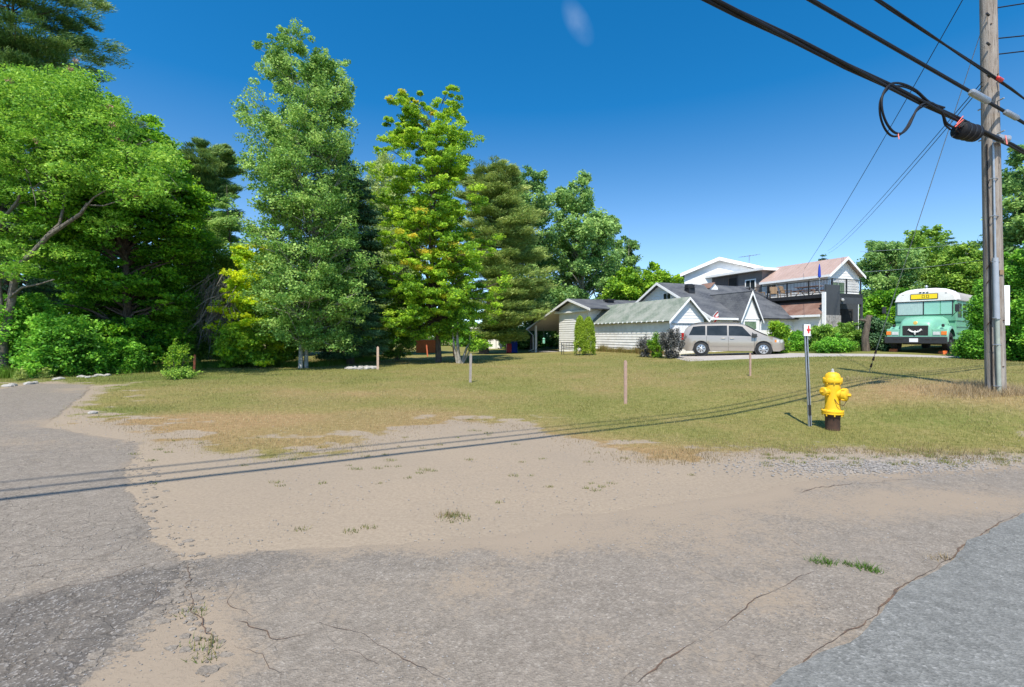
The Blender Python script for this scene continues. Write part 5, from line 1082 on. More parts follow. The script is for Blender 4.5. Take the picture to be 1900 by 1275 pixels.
# ------------------------------------------------------------------ minivan
def minivan():
    d = Vector((.93, -.37, 0)).normalized(); W1 = P3(1303, 663, 28.0); zz = tz(W1.x+1.5, W1.y-.3)+.01
    nrm = Vector((-d.y, d.x, 0)); c = W1+d*1.54+nrm*.86        # centre: far side is away from the camera
    root = empty('minivan', (c.x, c.y, zz), math.atan2(d.y, d.x), 'champagne silver minivan parked in front of the white garage', 'van'); root.scale = (1.04,)*3
    X = [-2.60,-2.56,-2.48,-2.36,-2.2,-2.0,-1.97,-1.9,-1.8,-1.68,-1.54,-1.4,-1.28,-1.18,-1.11,-1.08,-.8,-.4,0,.3,.6,.8,1.0,1.08,1.11,1.18,1.28,1.4,1.54,1.68,1.8,1.9,1.97,2.0,2.15,2.3,2.42,2.5,2.55,2.57]
    top = lambda x: float(np.interp(x, [-2.60,-2.55,-2.42,-2.3,-2.1,-1.5,-.4,.3,.62,.85,1.15,1.5,1.78,2.1,2.35,2.48,2.57], [.80,1.02,1.30,1.55,1.68,1.745,1.76,1.745,1.69,1.58,1.38,1.19,1.08,1.0,.90,.80,.62]))
    belt = lambda x: min(float(np.interp(x, [-2.6,1.6], [1.06,.98])), top(x)-.03)
    hw = lambda x: float(np.interp(x, [-2.60,-2.5,-2.2,-1,1.4,2.0,2.3,2.48,2.57], [.78,.9,.97,.995,.99,.96,.88,.74,.55]))
    def zb(x):
        b = float(np.interp(x, [-2.6,-2.3,2.3,2.57], [.34,.24,.24,.36]))
        for w in (-1.54, 1.54):
            if abs(x-w) < .43: b = max(b, .34+math.sqrt(.43**2-(x-w)**2))
        return b
    def ring(x):
        w, t, b, q = hw(x), top(x), belt(x), zb(x); m = max(q+.03, .62); wr = w*(1-.25*max(0, t-b)/.75)
        e = min(.07, (t-b)*.5)
        return [(w*.965, q), (w*.985, (q+m)/2), (w, m), (w*.998, (m+b)/2 if b > m else m+.01), (w*.975, max(b, m+.02)), (wr+.015, max(t-e, b+.01)), (wr*.88, t-.012), (wr*.45, t), (0, t+.004)]
    rows = [[(x, -y, z) for y, z in ring(x)]+[(x, y, z) for y, z in ring(x)[::-1][1:]] for x in X]
    mb = MB().grid(rows); n = len(rows[0]); mb.f += [tuple(range(n)), tuple(range(len(mb.v)-1, len(mb.v)-n-1, -1))]
    body = mb.build('body', M['vanpaint'], root, smooth=True)
    MB().box(-2.35,2.35,-.80,.80,.22,.5).build('underbody', M['vandark'], root)
    def side(x, f, s, o=.008):        # point on the glass surface, f = 0 belt .. 1 roof edge
        r = ring(x); y0, z0 = r[4]; y1, z1 = r[5]; return (x, s*(y0+(y1-y0)*f+o), z0+(z1-z0)*f)
    for s in (-1, 1):
        for x0, x1, f1, cut in ((-2.18,-1.32,.90,.22),(-1.24,-.22,.90,0),(-.14,.98,.88,-.45)):
            nn = 9; lo_ = [side(x0+(x1-x0)*i/nn, .08, s) for i in range(nn+1)]; hi_ = []
            for i in range(nn+1):
                t = i/nn; x = x0+(x1-x0)*t
                if cut > 0: x = x0+cut*(1-t)+(x1-x0)*t
                if cut < 0: x = x0+(x1+cut-x0)*t
                hi_.append(side(x, f1, s))
            MB().grid([lo_, hi_]).build('side_window', M['glass'], root)
        MB().extr([side(1.0,.1,s,.01), side(1.28,.12,s,.01), side(1.0,.6,s,.01)], (0, s*.004, 0)).build('front_quarter_window', M['glass'], root)
        m = MB(); m.box(.98,1.22,min(s*.98,s*1.16),max(s*.98,s*1.16),1.0,1.17); m.build('mirror', M['vandark'], root, bevel=.02)
        for x in (-1.27,-.17,1.10):
            m = MB(); m.grid([[(x, s*(ring(x)[k][0]+.003), ring(x)[k][1]) for k in (0,1,2,3,4)], [(x+.014, s*(ring(x)[k][0]+.003), ring(x)[k][1]) for k in (0,1,2,3,4)]]); m.build('door_gap', M['vandark'], root)
        for x in (-.42,.02): MB().box(x-.1,x+.1,min(s*.99,s*1.03),max(s*.99,s*1.03),.90,.935).build('door_handle', M['vanpaint'], root, bevel=.01)
        m = MB(); m.grid([[(x, s*(hw(x)*.992+.012), .47) for x in np.linspace(-1.05,1.05,8)], [(x, s*(hw(x)+.012), .52) for x in np.linspace(-1.05,1.05,8)]]); m.build('side_moulding', M['vanpaint'], root)
        m = MB(); m.grid([[(x, s*(hw(x)*.99+.01), z) for x in (-2.585,-2.52,-2.44)] for z in (.82,1.0,1.22)]); m.build('tail_lamp', M['lampred'], root)
        pts = lambda z: [(x, s*(hw(x)+.006), z) for x in (2.16,2.26,2.36,2.44,2.5)]
        m = MB(); m.grid([pts(.70), pts(.86)]); m.build('headlight', M['lampwhite'], root)
        m = MB(); m.grid([[(x, s*(hw(x)+.008), z) for x in (2.07,2.16)] for z in (.72,.84)]); m.build('indicator', M['lampamber'], root)
        MB().tube([(-1.9,s*.66,1.76),(-1.6,s*.66,1.80),(.3,s*.66,1.80),(.5,s*.65,1.74)], .02, 6).build('roof_rail', M['vandark'], root)
    MB().grid([[(x, y*(ring(x)[5][0]-.02)*(1 if x < 1.3 else .98), top(x)+.012-.03*y*y*0-(.03 if abs(y) > .9 else 0)) for y in (-1,-.9,-.45,0,.45,.9,1)] for x in (.74,.95,1.15,1.35,1.55,1.72)]).build('windscreen', M['glass'], root, smooth=True)
    MB().box(2.50,2.585,-.5,.5,.56,.76).build('grille', M['vandark'], root, bevel=.02)
    m = MB(); m.box(2.58,2.60,-.45,.45,.64,.67); m.box(2.58,2.60,-.03,.03,.56,.76); m.build('grille_bar', M['alloy'], root)
    MB().box(2.40,2.60,-.60,.60,.30,.42).build('lower_intake', M['vandark'], root, bevel=.03)
    MB().box(2.602,2.615,-.16,.16,.44,.55).build('number_plate', M['plate'], root)
    MB().grid([[(2.0+.02*abs(y), y*.8, 1.045-.03*y*y), (2.16, y*.8, 1.02-.03*y*y)] for y in np.linspace(-1,1,7)]).build('bonnet_deflector', M['vandark'], root)
    for w in (-1.54, 1.54):
        for s in (-1, 1):
            Rm = Matrix.Translation((w, s*.88, .345)) @ Matrix.Rotation(R(-90*s), 4, 'X')
            wh = MB().lathe([(.12,-.10),(.30,-.10),(.34,-.07),(.347,0),(.34,.07),(.30,.10),(.235,.105),(.235,.06),(.05,.06)], 30, Rm).build('wheel', M['tyre'], root, smooth=True)
            r_ = MB().lathe([(.235,.058),(.235,.098),(.215,.10),(.205,.075),(.06,.085),(.03,.11)], 26, Rm); 
            r_.build('rim', M['alloy'], wh, smooth=True)
            for k in range(7):
                m = MB(); a = 2*math.pi*k/7; q = [Rm @ Vector((math.cos(a+da)*rr, math.sin(a+da)*rr, .093)) for rr, da in ((.10,-.16),(.195,-.13),(.195,.13),(.10,.16))]; m.extr(q, (0, s*.004, 0)); m.build('rim_slot', M['vandark'], wh)
            a = MB().lathe([(.42,-.2),(.43,.02),(.41,.03)], 28, Rm).build('wheel_well', M['vandark'], root)
minivan()

# ------------------------------------------------------------------ green bus
def bus():
    hd = Vector((-.80, -.60, 0)).normalized(); x0, y0 = (1709-PX0)/F*25.2, 25.2; zg = tz(x0, y0)
    root = empty('school_bus', (x0, y0, zg), math.atan2(hd.y, hd.x), 'mint green converted bus with white roof and yellow destination panel', 'bus'); root.scale = (1.04,)*3
    w = 1.2
    def sec(zt, ww, zb_=.62, n=9):      # body section ring y,z
        pts = [(-ww, zb_), (-ww, 2.45)]
        for k in range(n+1):
            a = math.pi-math.pi*k/n; pts.append((ww*math.copysign(abs(math.cos(a))**.65, math.cos(a)), 2.55+(zt-2.55)*math.sin(a)**.75))
        return pts+[(ww, 2.45), (ww, zb_)]
    # body (up to the rail) and roof as separate shells
    bd = MB(); bd.extr([(-.62,-w,.62),(-.62,w,.62),(-.62,w,2.62),(-.62,-w,2.62)], (-7.2,0,0)); body = bd.build('body', M['mintshaded'], root, bevel=.03)
    def roof(xa, xb, mat, nm, z=3.22):
        rows = []
        for x, s in ((xa,1.),(xb,1.)): rows.append([(x, y*1.012, zz) for y, zz in [(p[0], p[1]) for p in sec(z, w)] if zz >= 2.55])
        n = len(rows[0]); m = MB().grid(rows); m.f += [tuple(range(n)), tuple(range(2*n-1, n-1, -1))]; return m.build(nm, mat, root, smooth=True)
    roof(-1.45, -7.86, M['busroofgrey'], 'rear_roof', 3.15)
    rows = []
    for x, dz, sy in ((-1.47,0,1.),(-.85,0,1.),(-.62,-.05,.995),(-.50,-.18,.97)):
        rows.append([(x, y*1.014*sy, 2.56+max(0, zz-2.56)*(1+dz/.66)) for y, zz in sec(3.22, w) if zz >= 2.55])
    n = len(rows[0]); m = MB().grid(rows); m.f += [tuple(range(n)), tuple(range(4*n-1, 3*n-1, -1))]; m.build('front_roof', M['busroof'], root, smooth=True)
    # front wall with windscreens
    fr_ = MB(); fr_.extr([(-.62,-w,1.55),(-.62,w,1.55),(-.56,w,1.80),(-.56,-w,1.80)], (.06,0,0)).build('cowl', M['mint'], root)
    MB().box(-.618,-.575,-1.17,1.17,1.80,2.60).build('windscreen_frame', M['mintshaded'], root)
    for y0_, y1_, mt, nm in ((-1.10,-.06,'buscurtain','windscreen'),(-.01,.60,'mintpale','windscreen'),(.64,1.06,'mintpale','windscreen')): MB().box(-.574,-.56,y0_,y1_,1.88,2.52).build(nm, M[mt], root)
    m = MB(); 
    for a, b, c, d_ in ((-1.14,1.10,1.85,1.88),(-1.14,1.10,2.52,2.56),(-1.14,-1.10,1.88,2.52),(-.06,-.02,1.88,2.52),(1.06,1.1,1.88,2.52)): m.box(-.572,-.552,a,b,c,d_)
    m.build('windscreen_seal', M['black'], root)
    # destination panel with 0 0
    MB().box(-.515,-.478,-.55,.55,2.64,2.93).build('destination_frame', M['black'], root, bevel=.03); sg = MB().box(-.48,-.468,-.52,.52,2.67,2.90).build('destination_panel', M['signyellow'], root, bevel=.005)
    for c in (-.02, .15):
        q = MB()
        for a in (c-.045, c+.045): q.box(-.468,-.462,a-.009,a+.009,2.72,2.85)
        for z in (2.72, 2.842): q.box(-.468,-.462,c-.045,c+.045,z,z+.012)
        q.build('numeral', M['black'], sg)
    for y in (-.85,-.14,0,.14,.85): MB().box(-.52,-.47 if abs(y) < .5 else -.50,y-.04,y+.04,2.99-.1*(abs(y) > .5),3.03-.1*(abs(y) > .5)).build('roof_lamp', M['black'], root)
    MB().lathe([(.05,3.1),(.05,3.35),(.09,3.36),(.02,3.44)], 10, Matrix.Translation((-1.6,-.15,0))).build('roof_vent', M['galv'], root)
    # bonnet: loft from the cowl to the nose
    rows = []
    for x, hw_, zt, zm in ((-.60,.98,1.78,1.3),(-.1,.86,1.74,1.28),(.45,.74,1.66,1.22),(.82,.66,1.55,1.18),(.95,.62,1.42,1.14),(.99,.60,1.22,1.10),(1.0,.60,.78,.9)):
        rows.append([(x, -hw_*1.02, .72), (x, -hw_, zm), (x, -hw_*.93, (zm+zt*2)/3), (x, -hw_*.75, zt-.02), (x, 0, zt+.03), (x, hw_*.75, zt-.02), (x, hw_*.93, (zm+zt*2)/3), (x, hw_, zm), (x, hw_*1.02, .72)])
    n = 9; m = MB().grid(rows); m.f.append(tuple(len(m.v)-n+k for k in range(n))); m.build('bonnet', M['mint'], root, smooth=True)
    # fenders
    for s in (-1, 1):
        rows = []
        for k in range(11):
            a = math.pi*k/10; cx, cz = -.02+math.cos(a)*.66, .52+math.sin(a)*.64
            cx2, cz2 = -.02+math.cos(a)*.80, .55+math.sin(a)*.74
            rows.append([(cx, s*1.17, cz), (cx2 if a > .5 else max(cx2, .9), s*1.16, cz2), (cx2 if a > .5 else max(cx2, .93), s*.85, cz2+.04), (cx2 if a > .5 else max(cx2, .93), s*.55, cz2+.04)])
        MB().grid(rows).build('fender', M['mint'], root, smooth=True)
        MB().box(.80,.955,min(s*.62,s*1.15),max(s*.62,s*1.15),.72,1.14).build('lamp_panel', M['mint'], root, bevel=.03)
        MB().box(.95,.975,min(s*.66,s*.93),max(s*.66,s*.93),.84,1.0).build('headlight', M['lampwhite'], root, bevel=.01)
        MB().box(.90,.975,min(s*.96,s*1.16),max(s*.96,s*1.16),.84,1.02).build('indicator', M['lampamber'], root, bevel=.01)
        MB().lathe([(.02,0),(.06,.03),(.06,.12),(.02,.16)], 10, Matrix.Translation((.55,s*.95,1.22))).build('fender_lamp', M['black'], root)
        for wx in (0., -5.3):
            Rm = Matrix.Translation((wx, s*1.0, .5)) @ Matrix.Rotation(R(-90*s), 4, 'X')
            wh = MB().lathe([(.18,-.13),(.44,-.13),(.49,-.09),(.5,0),(.49,.09),(.44,.13),(.30,.135),(.29,.05),(.06,.03)], 28, Rm).build('wheel', M['tyre'], root, smooth=True)
            MB().lathe([(.285,.052),(.285,.12),(.27,.12),(.24,.07),(.12,.06),(.12,.13),(.02,.14)], 20, Rm).build('rim', M['black'], wh, smooth=True)
            if wx == 0: t = empty if 0 else None
        # mirror
        m = MB(); m.box(.30,.40,min(s*1.34,s*1.5),max(s*1.34,s*1.5),1.95,2.3); mr = m.build('mirror', M['black'], root, bevel=.02)
        MB().tube([(-.3,s*1.1,1.75),(.35,s*1.4,1.95)], .018, 5).build('mirror_arm', M['black'], mr)
    MB().box(.955,1.005,-.50,.50,.80,1.30).build('grille', M['dark'], root, bevel=.02)
    m = MB()
    for k in range(15): y = -.46+k*.066; m.box(1.003,1.012,y-.012,y+.012,.83,1.27)
    m.build('grille_slats', M['black'], root)
    # white horned ornament on the grille
    e = MB(); X1 = 1.03
    for s in (-1, 1):
        e.tube([(X1,0,.98),(X1,s*.10,.99),(X1,s*.18,1.03),(X1,s*.26,1.12)], [.05,.035,.03,.014], 6)
        for y, z in ((.11,1.0),(.17,1.03),(.22,1.07)): e.tube([(X1,s*y,z),(X1,s*(y+.01),z+.09)], [.018,.008], 5)
        e.tube([(X1,s*.2,1.06),(X1,s*.29,1.08)], [.016,.008], 5)
    e.tube([(X1,0,1.05),(X1,0,.95),(X1,0,.85)], [.04,.05,.022], 6); e.build('horned_ornament', M['white'], root)
    MB().lathe([(.0,0),(.09,.0),(.10,.015),(.07,.03),(.0,.03)], 16, Matrix.Translation((.93,0,1.42)) @ Matrix.Rotation(R(75), 4, 'Y')).build('nose_badge', M['gold'], root)
    bp = MB().box(.95,1.14,-1.2,1.2,.42,.76).build('bumper', M['black'], root, bevel=.03)
    MB().box(1.142,1.152,-.19,.15,.50,.68).build('number_plate', M['plate'], root)
    for y in (-.75,-.5,.5,.75): MB().box(1.141,1.147,y-.09,y+.09,.60,.66).build('bumper_slot', M['dark'], bp)
    # left side: door pillar, windows, rub rails
    for s in (1, -1):
        for x in (-1.3,-2.35,-3.3,-4.25,-5.2,-6.15,-7.1):
            f = MB().box(x-.36,x+.36,min(s*w,s*(w+.012)),max(s*w,s*(w+.012)),1.72,2.42).build('side_window', M['glass' if x > -4 else 'mintpale'], root)
            q = MB(); q.box(x-.36,x+.36,min(s*w,s*(w+.025)),max(s*w,s*(w+.025)),2.06,2.09)
            q.build('window_bar', M['mintshaded'], f)
        for z in (1.55,1.25,.95): MB().box(-7.8,-.66,min(s*(w-.005),s*(w+.03)),max(s*(w-.005),s*(w+.03)),z,z+.05).build('rub_rail', M['mintshaded'], root)
        MB().box(-7.8,-.66,min(s*(w-.003),s*(w+.045)),max(s*(w-.003),s*(w+.045)),2.55,2.6).build('drip_rail', M['busroofgrey'], root)
    MB().box(-7.5,-.7,-.9,.9,.35,.66).build('chassis', M['dark'], root); MB().box(-.7,.9,-.6,.6,.4,.8).build('engine_bay', M['dark'], root)
    Mr = root.matrix_basis.copy(); Mr = Matrix.Translation(root.location) @ Matrix.Rotation(root.rotation_euler.z, 4, 'Z')
    for s, lab in ((-1, 'orange wheel chock under the bus, left of the two in the photo'), (1, 'orange wheel chock under the bus, right of the two in the photo')):
        p = Mr @ Vector((.62, s*1.0, 0)); c = MB().extr([(-.13,-.16,0),(.13,-.16,0),(.1,-.16,.14),(-.02,-.16,.17)], (0,.32,0)).build('wheel_chock', M['orange'])
        c.location = (p.x, p.y, tz(p.x, p.y)-.01); c.rotation_euler = (0, 0, root.rotation_euler.z); tag(c, lab, 'wheel chock', 'wheel chocks at the bus')
bus()

# ------------------------------------------------------------------ hydrant
def hydrant():
    x, y = 5.42, 8.2; z = tz(x, y)+.03; root = empty('fire_hydrant', (x, y, z), 0, 'bright yellow fire hydrant on a rusty barrel at the lawn edge', 'fire hydrant')
    MB().lathe([(.11,-.1),(.11,.24),(.118,.25),(.118,.2),(.12,.24)], 24).build('lower_barrel', M['rust'], root, smooth=True)
    b = MB().lathe([(.145,.232),(.162,.24),(.162,.262),(.150,.268),(.164,.274),(.164,.296),(.155,.305),(.118,.312),(.114,.33),(.112,.60),(.116,.66),(.116,.745),(.112,.77)], 32).build('barrel', M['yellow'], root, smooth=True)
    MB().lathe([(.112,.768),(.142,.772),(.146,.785),(.146,.815),(.14,.835),(.118,.842),(.112,.88),(.092,.918),(.055,.938),(.03,.942)], 32).build('bonnet', M['yellow'], root, smooth=True)
    MB().lathe([(.03,.935),(.03,.955),(.018,.958),(.018,.985),(.004,1.0)], 6).build('operating_nut', M['lampwhite'], root)
    for z_, rr in ((.262,.152),(.80,.132)):
        for k in range(8): a = 2*math.pi*(k+.5)/8; m = MB().lathe([(.011,-.055),(.011,.05),(.0,.052)], 6, Matrix.Translation((rr*math.cos(a), rr*math.sin(a), z_))); m.build('flange_bolt', M['yellow'], root)
    def nozzle(az, z_, s, nm):
        Rm = Matrix.Translation((0, 0, z_)) @ Matrix.Rotation(az, 4, 'Z') @ Matrix.Rotation(R(90), 4, 'Y')
        n_ = MB().lathe([(.07*s,.06),(.07*s,.125),(.082*s,.13),(.082*s,.145)], 22, Rm).build(nm, M['yellow'], root, smooth=True)
        MB().lathe([(.085*s,.143),(.092*s,.15),(.092*s,.20),(.08*s,.215),(.035*s,.222)], 22, Rm).build('cap', M['yellow'], n_, smooth=True)
        MB().lathe([(.026*s,.218),(.026*s,.26),(.018*s,.266)], 5, Rm).build('cap_nut', M['yellow'], n_)
        for k in range(4): a = math.pi/4+k*math.pi/2; MB().extr([Rm @ Vector((math.cos(a+d)*rr*s, math.sin(a+d)*rr*s, .15)) for rr, d in ((.085,-.12),(.104,-.08),(.104,.08),(.085,.12))], Rm.to_3x3() @ Vector((0,0,.045))).build('cap_lug', M['yellow'], n_)
    MB().tube([(math.cos(R(-50))*.2,math.sin(R(-50))*.2,.47),(math.cos(R(-70))*.19,math.sin(R(-70))*.19,.40),(math.cos(R(-95))*.15,math.sin(R(-95))*.15,.42),(math.cos(R(-110))*.12,math.sin(R(-110))*.12,.50)], .006, 5).build('chain', M['rust'], root)
    nozzle(R(-50), .575, 1.18, 'pumper_nozzle'); nozzle(R(196), .62, .78, 'hose_nozzle'); nozzle(R(40), .62, .78, 'hose_nozzle')
hydrant()
def marker():
    x, y = (1503-PX0)/F*8.45, 8.45; z = tz(x, y); root = empty('marker_sign', (x, y, z), 0, 'thin steel post with small white sign bearing a red mark beside the hydrant', 'sign')
    h = 1.60; m = MB(); lean = -.045
    def sl(z0, z1, x0, x1, y0, y1, mat, nm):
        q = lambda xx, yy, zz: (xx+lean*zz, yy, zz); MB().box(x0, x1, y0, y1, z0, z1, q).build(nm, mat, root)
    sl(-.1, h, -.028, -.012, -.012, .014, M['galv'], 'post_flange'); sl(-.1, h, .012, .028, -.012, .014, M['galv'], 'post_flange'); sl(-.1, h, -.0125, .0125, .008, .016, M['black'], 'post_channel')
    sl(.20,.38,-.024,.024,-.016,-.0125, M['black'], 'dark_wrap')
    q = lambda xx, yy, zz: (xx+lean*h, yy, zz)
    s = MB().box(-.052,.062,-.03,-.024,h-.02,h+.18,q).build('sign_plate', M['white'], root); MB().box(-.058,-.052,-.032,.0,h-.02,h+.18,q).build('plate_edge', M['galv'], s)
    g = MB(); c = (.028+lean*h, h+.085)
    for zz, ww in ((h+.155,.006),(h+.14,.014),(h+.125,.010),(h+.11,.016),(h+.09,.034),(h+.075,.030),(h+.06,.014),(h+.045,.017),(h+.03,.008)): g.box(c[0]-ww, c[0]+ww, -.033, -.0305, zz-.008, zz+.008)
    g.build('red_mark', M['red'], s)
marker()
def guard(nm, px, py0, py1, mat, wd, lab, lean=0., group='survey stakes in the lawn'):
    g = G(px, py1); x, y = g; h = (py1-py0)/F*y; z = tz(x, y)
    m = MB(); q = lambda xx, yy, zz: (xx+lean*zz, yy, zz)
    m.box(-wd, wd, -wd*.5, wd*.5, -.1, h-wd*1.2, q); p = [q(-wd,-wd*.5,h-wd*1.2), q(wd,-wd*.5,h-wd*1.2), q(wd,wd*.5,h-wd*1.2), q(-wd,wd*.5,h-wd*1.2)]; t = [q(-wd*.4,-wd*.5,h), q(wd*.4,-wd*.5,h), q(wd*.4,wd*.5,h), q(-wd*.4,wd*.5,h)]; m.hexa(p+t)
    o = m.build('survey_stake', M[mat]); o.location = (x, y, z); o.rotation_euler = (0, 0, .2); tag(o, lab, 'stake', group)
guard('s', 701, 643, 686, 'stake', .05, 'pale wooden stake in front of the black spruce')
guard('s', 872.5, 656, 710, 'stakegrey', .042, 'grey weathered stake in the lawn right of the bright maple', .02)
guard('s', 1160.5, 669, 750, 'stakepink', .034, 'pinkish stake nearest the camera, in the middle of the lawn')
guard('s', 1392, 655, 698, 'stakepink', .030, 'slim pinkish stake in the lawn below the front of the van')
guard('s', 1247, 627, 661, 'stake', .055, 'pale leaning stake in front of the purple shrub', -.16)
guard('s', 360.5, 658, 688, 'stakered', .045, 'orange red stake right of the lone sapling', .03)
guard('s', 793.5, 640, 662, 'stakered', .05, 'orange red stake left of the bright maple trunk', -.1)
guard('s', 843, 640, 664, 'stakered', .06, 'orange red stake between the maple trunk and the forked trunks', -.1)

# ------------------------------------------------------------------ rocks
def rock(name, x, y, s, lab, cat='rock', group=None, seed=0, mat='rock'):
    r = np.random.default_rng(seed); bm = bmesh.new(); bmesh.ops.create_icosphere(bm, subdivisions=2, radius=1)
    for v in bm.verts: v.co = Vector(v.co)*(1+.35*(fbm(np.array([v.co.x*2+seed]), np.array([v.co.y*2+v.co.z*3]), 1., seed)[0]-.5)); v.co.x *= s*r.uniform(1, 1.5); v.co.y *= s; v.co.z *= s*.65
    me = bpy.data.meshes.new(name); bm.to_mesh(me); bm.free(); me.materials.append(M[mat]); o = link(bpy.data.objects.new(name, me)); o.location = (x, y, tz(x, y)+s*.12); o.rotation_euler = (0, 0, r.uniform(0, 6))
    return tag(o, lab, cat, group)
ORD = ['first','second','third','fourth','fifth','sixth','seventh','eighth','ninth','tenth','eleventh','twelfth','thirteenth']
k = 0
for cx, cy, n, sp, lab in ((175,699,9,28,'rock in the longer row beyond the parking lot'),(105,705,4,8,'rock in the small pile right of the middle tiny conifer'),(60,712,4,7,'rock in the small pile between the first two tiny conifers'),(18,717,4,8,'rock in the small pile at the left edge of the view')):
    for i in range(n):
        k += 1; g = G(cx+(i-(n-1)/2)*2*sp/n+rng.normal(0,1), cy-(i-(n-1)/2)*.5+rng.normal(0,.6)); rock('rock', g[0], g[1], rng.uniform(.06,.13), ORD[i]+' '+lab, 'rock', lab.replace('rock in the', 'rocks in the'), k)
g = G(172,768); rock('rock', g[0], g[1], .07, 'single pale rock at the corner where lawn meets bare sand', 'rock', None, 77)
cr = G(672, 684)
for i in range(13): a = 2*math.pi*i/13; rock('ring_stone', cr[0]+math.cos(a)*.62, cr[1]+math.sin(a)*.5, .15, ORD[i]+' grey stone of the low ring by the black spruce, anticlockwise from its right', 'rock', 'stones of the fire ring', 50+i)

# ------------------------------------------------------------------ utility pole, its hardware and the wires
PX_, PY_ = 9.57, 9.6; PZ = tz(PX_, PY_)
def zc(py, D=PY_-.2): return CH+(HY-py)/F*D
def pole():
    root = empty('utility_pole', (PX_, PY_, PZ), 0, 'weathered grey wooden utility pole with conduits on its face', 'utility pole')
    def ctr(z): t = (z-PZ)/7.; return Vector((PX_-.13*t, PY_, z))
    rows = []; nn = 40; r = np.random.default_rng(3); mb = MB((PX_, PY_, PZ)); vs = []
    H = 10.5
    for i in range(61):
        z = PZ-.2+H*i/60; rad = .156-.036*i/60; rr = []
        for kk in range(nn):
            a = 2*math.pi*kk/nn; q = rad*(1+.018*(vnoise(np.array([a*9]), np.array([z*.15]), 1., 4)[0]-.5)*2+.02*(vnoise(np.array([a*2]), np.array([z*.6]), 1., 7)[0]-.5)); rr.append(ctr(z)+Vector((math.cos(a)*q, math.sin(a)*q, 0)))
        vs.append(rr+[rr[0]])
    mb.grid(vs); mb.build('pole_shaft', M['pole'], root, smooth=True)
    off = (PX_, PY_, PZ); fx = .07; fy = -.215
    def face(dx, z, dy=0.): c = ctr(z); t = (z-PZ)/H; rr = .158-.038*t-dy-max(0, abs(dx)-.03)*.6; return Vector((c.x-.70*rr+.71*dx, c.y-.71*rr-.70*dx, z))
    z1, z2, z3 = zc(592), zc(478), zc(262)
    MB(off).tube([face(.05,PZ-.05,-.03), face(.04,z1,-.03)], .036, 12).build('lower_conduit', M['pvcg'], root, smooth=True)
    MB(off).tube([face(.035,z1,-.045), face(.03,z2,-.045)], .046, 14).build('wide_conduit', M['pvc'], root, smooth=True)
    MB(off).tube([face(.03,z2,-.02), face(.03,z3,-.02)], .017, 8).build('upper_conduit', M['galv'], root, smooth=True)
    MB(off).tube([face(-.045,PZ,-.008), face(-.05,z2,-.008), face(-.06,z3,-.008)], .013, 6).build('ground_wire', M['cable'], root)
    for z in (zc(485), zc(590), zc(640), PZ+.12, zc(400), zc(330)): MB(off).tube([face(-.03,z,.01), face(-.02,z,-.06), face(.03,z,-.09), face(.07,z,-.06), face(.09,z,.01)], .009, 5).build('strap', M['galv'], root)
    for z in (zc(492), zc(520), zc(598)): MB(off).tube([face(-.06,z+.02,-.01), face(-.10,z-.05,-.02)], .008, 5).build('staple', M['rust'], root)
    c = face(.11, zc(505), -.01); MB(off).box(c.x-.035,c.x+.04,c.y-.012,c.y+.002,c.z-.045,c.z+.045).build('yellow_tag', M['cardboard'], root)
    for dx, z in ((.1,.5),(.12,1.4),(.02,3.6),(.1,6.2),(-.08,6.8),(.02,7.2)): 
        p = face(dx, PZ+z, .015); MB(off).tube([p, p+Vector((0,-.03,0))], .012, 6).build('bolt', M['rust'], root)
    # white cabinet fixed to the far right side
    zt, zb_ = zc(531, 9.8), zc(604, 9.8); cb = MB(off)
    cb.box(PX_+.22, PX_+.34, PY_+.05, PY_+.11, zb_, zt).build('white_sign_panel', M['trim'], root, bevel=.008)
    MB(off).box(PX_+.12, PX_+.22, PY_+.06, PY_+.1, (zb_+zt)/2-.1, (zb_+zt)/2+.1).build('sign_bracket', M['galv'], root)
    # silver collar under the splice case
    zq = zc(258); c = ctr(zq); MB(off).tube([Vector((c.x-.14,PY_-.24,zq+.0)), Vector((c.x+.08,PY_-.25,zq-.03))], .075, 12).build('bracket_collar', M['galv'], root, smooth=True)
    for py in (185, 150, 245): z = zc(py); c = ctr(z); MB(off).tube([Vector((c.x,PY_+.25,z)), Vector((c.x,PY_-.27,z))], .014, 6).build('through_bolt', M['galv'], root)
    for py in (25, 80, 140): z = zc(py); c = ctr(z); MB(off).tube([c+Vector((-.13,-.14,0)), c+Vector((-.2,-.16,.03))], .022, 6).build('wire_hook', M['black'], root)
    return ctr
ctr = pole()
CD = Vector((.881, .4736, 0))
def span(name, z_at, dy, r, lab, t0=-30, t1=40, sag=.0, off=0., slope=0., n=60, cat='cable', strands=1, group='cables crossing the pole', mat='cable', tw=.02):
    base = Vector((PX_-.02, PY_-.19-dy, z_at)); root = None; parts = []
    for s in range(strands):
        mb = MB(base); pts = []
        for i in range(n+1):
            t = t0+(t1-t0)*i/n; q = base+CD*t; u = abs(t)/30.; q.z += slope*t-sag*4*u*(1-min(u, 1.))
            if strands > 1: a = t*.9+s*2*math.pi/strands; q = q+Vector((-CD.y*math.cos(a), CD.x*math.cos(a), math.sin(a)))*tw
            pts.append(q)
        mb.tube(pts, r, 8)
        if s == 0: root = mb.build(name, M[mat], smooth=True); root.location = base; tag(root, lab, cat, group)
        else: o = mb.build('strand', M[mat], root, smooth=True)
    return root, base
zA, zB, zC_ = zc(263), zc(206), zc(155)
cA, bA = span('telecom_cable', zA, 0, .023, 'thickest lashed bundle of black cables, lowest of the three lines meeting the pole', strands=3, sag=.05, tw=.026, slope=-.010)
cB, bB = span('telecom_cable', zB, 0, .028, 'single thick black cable with silver sleeves, middle one of the three lines', sag=.04, slope=-.016)
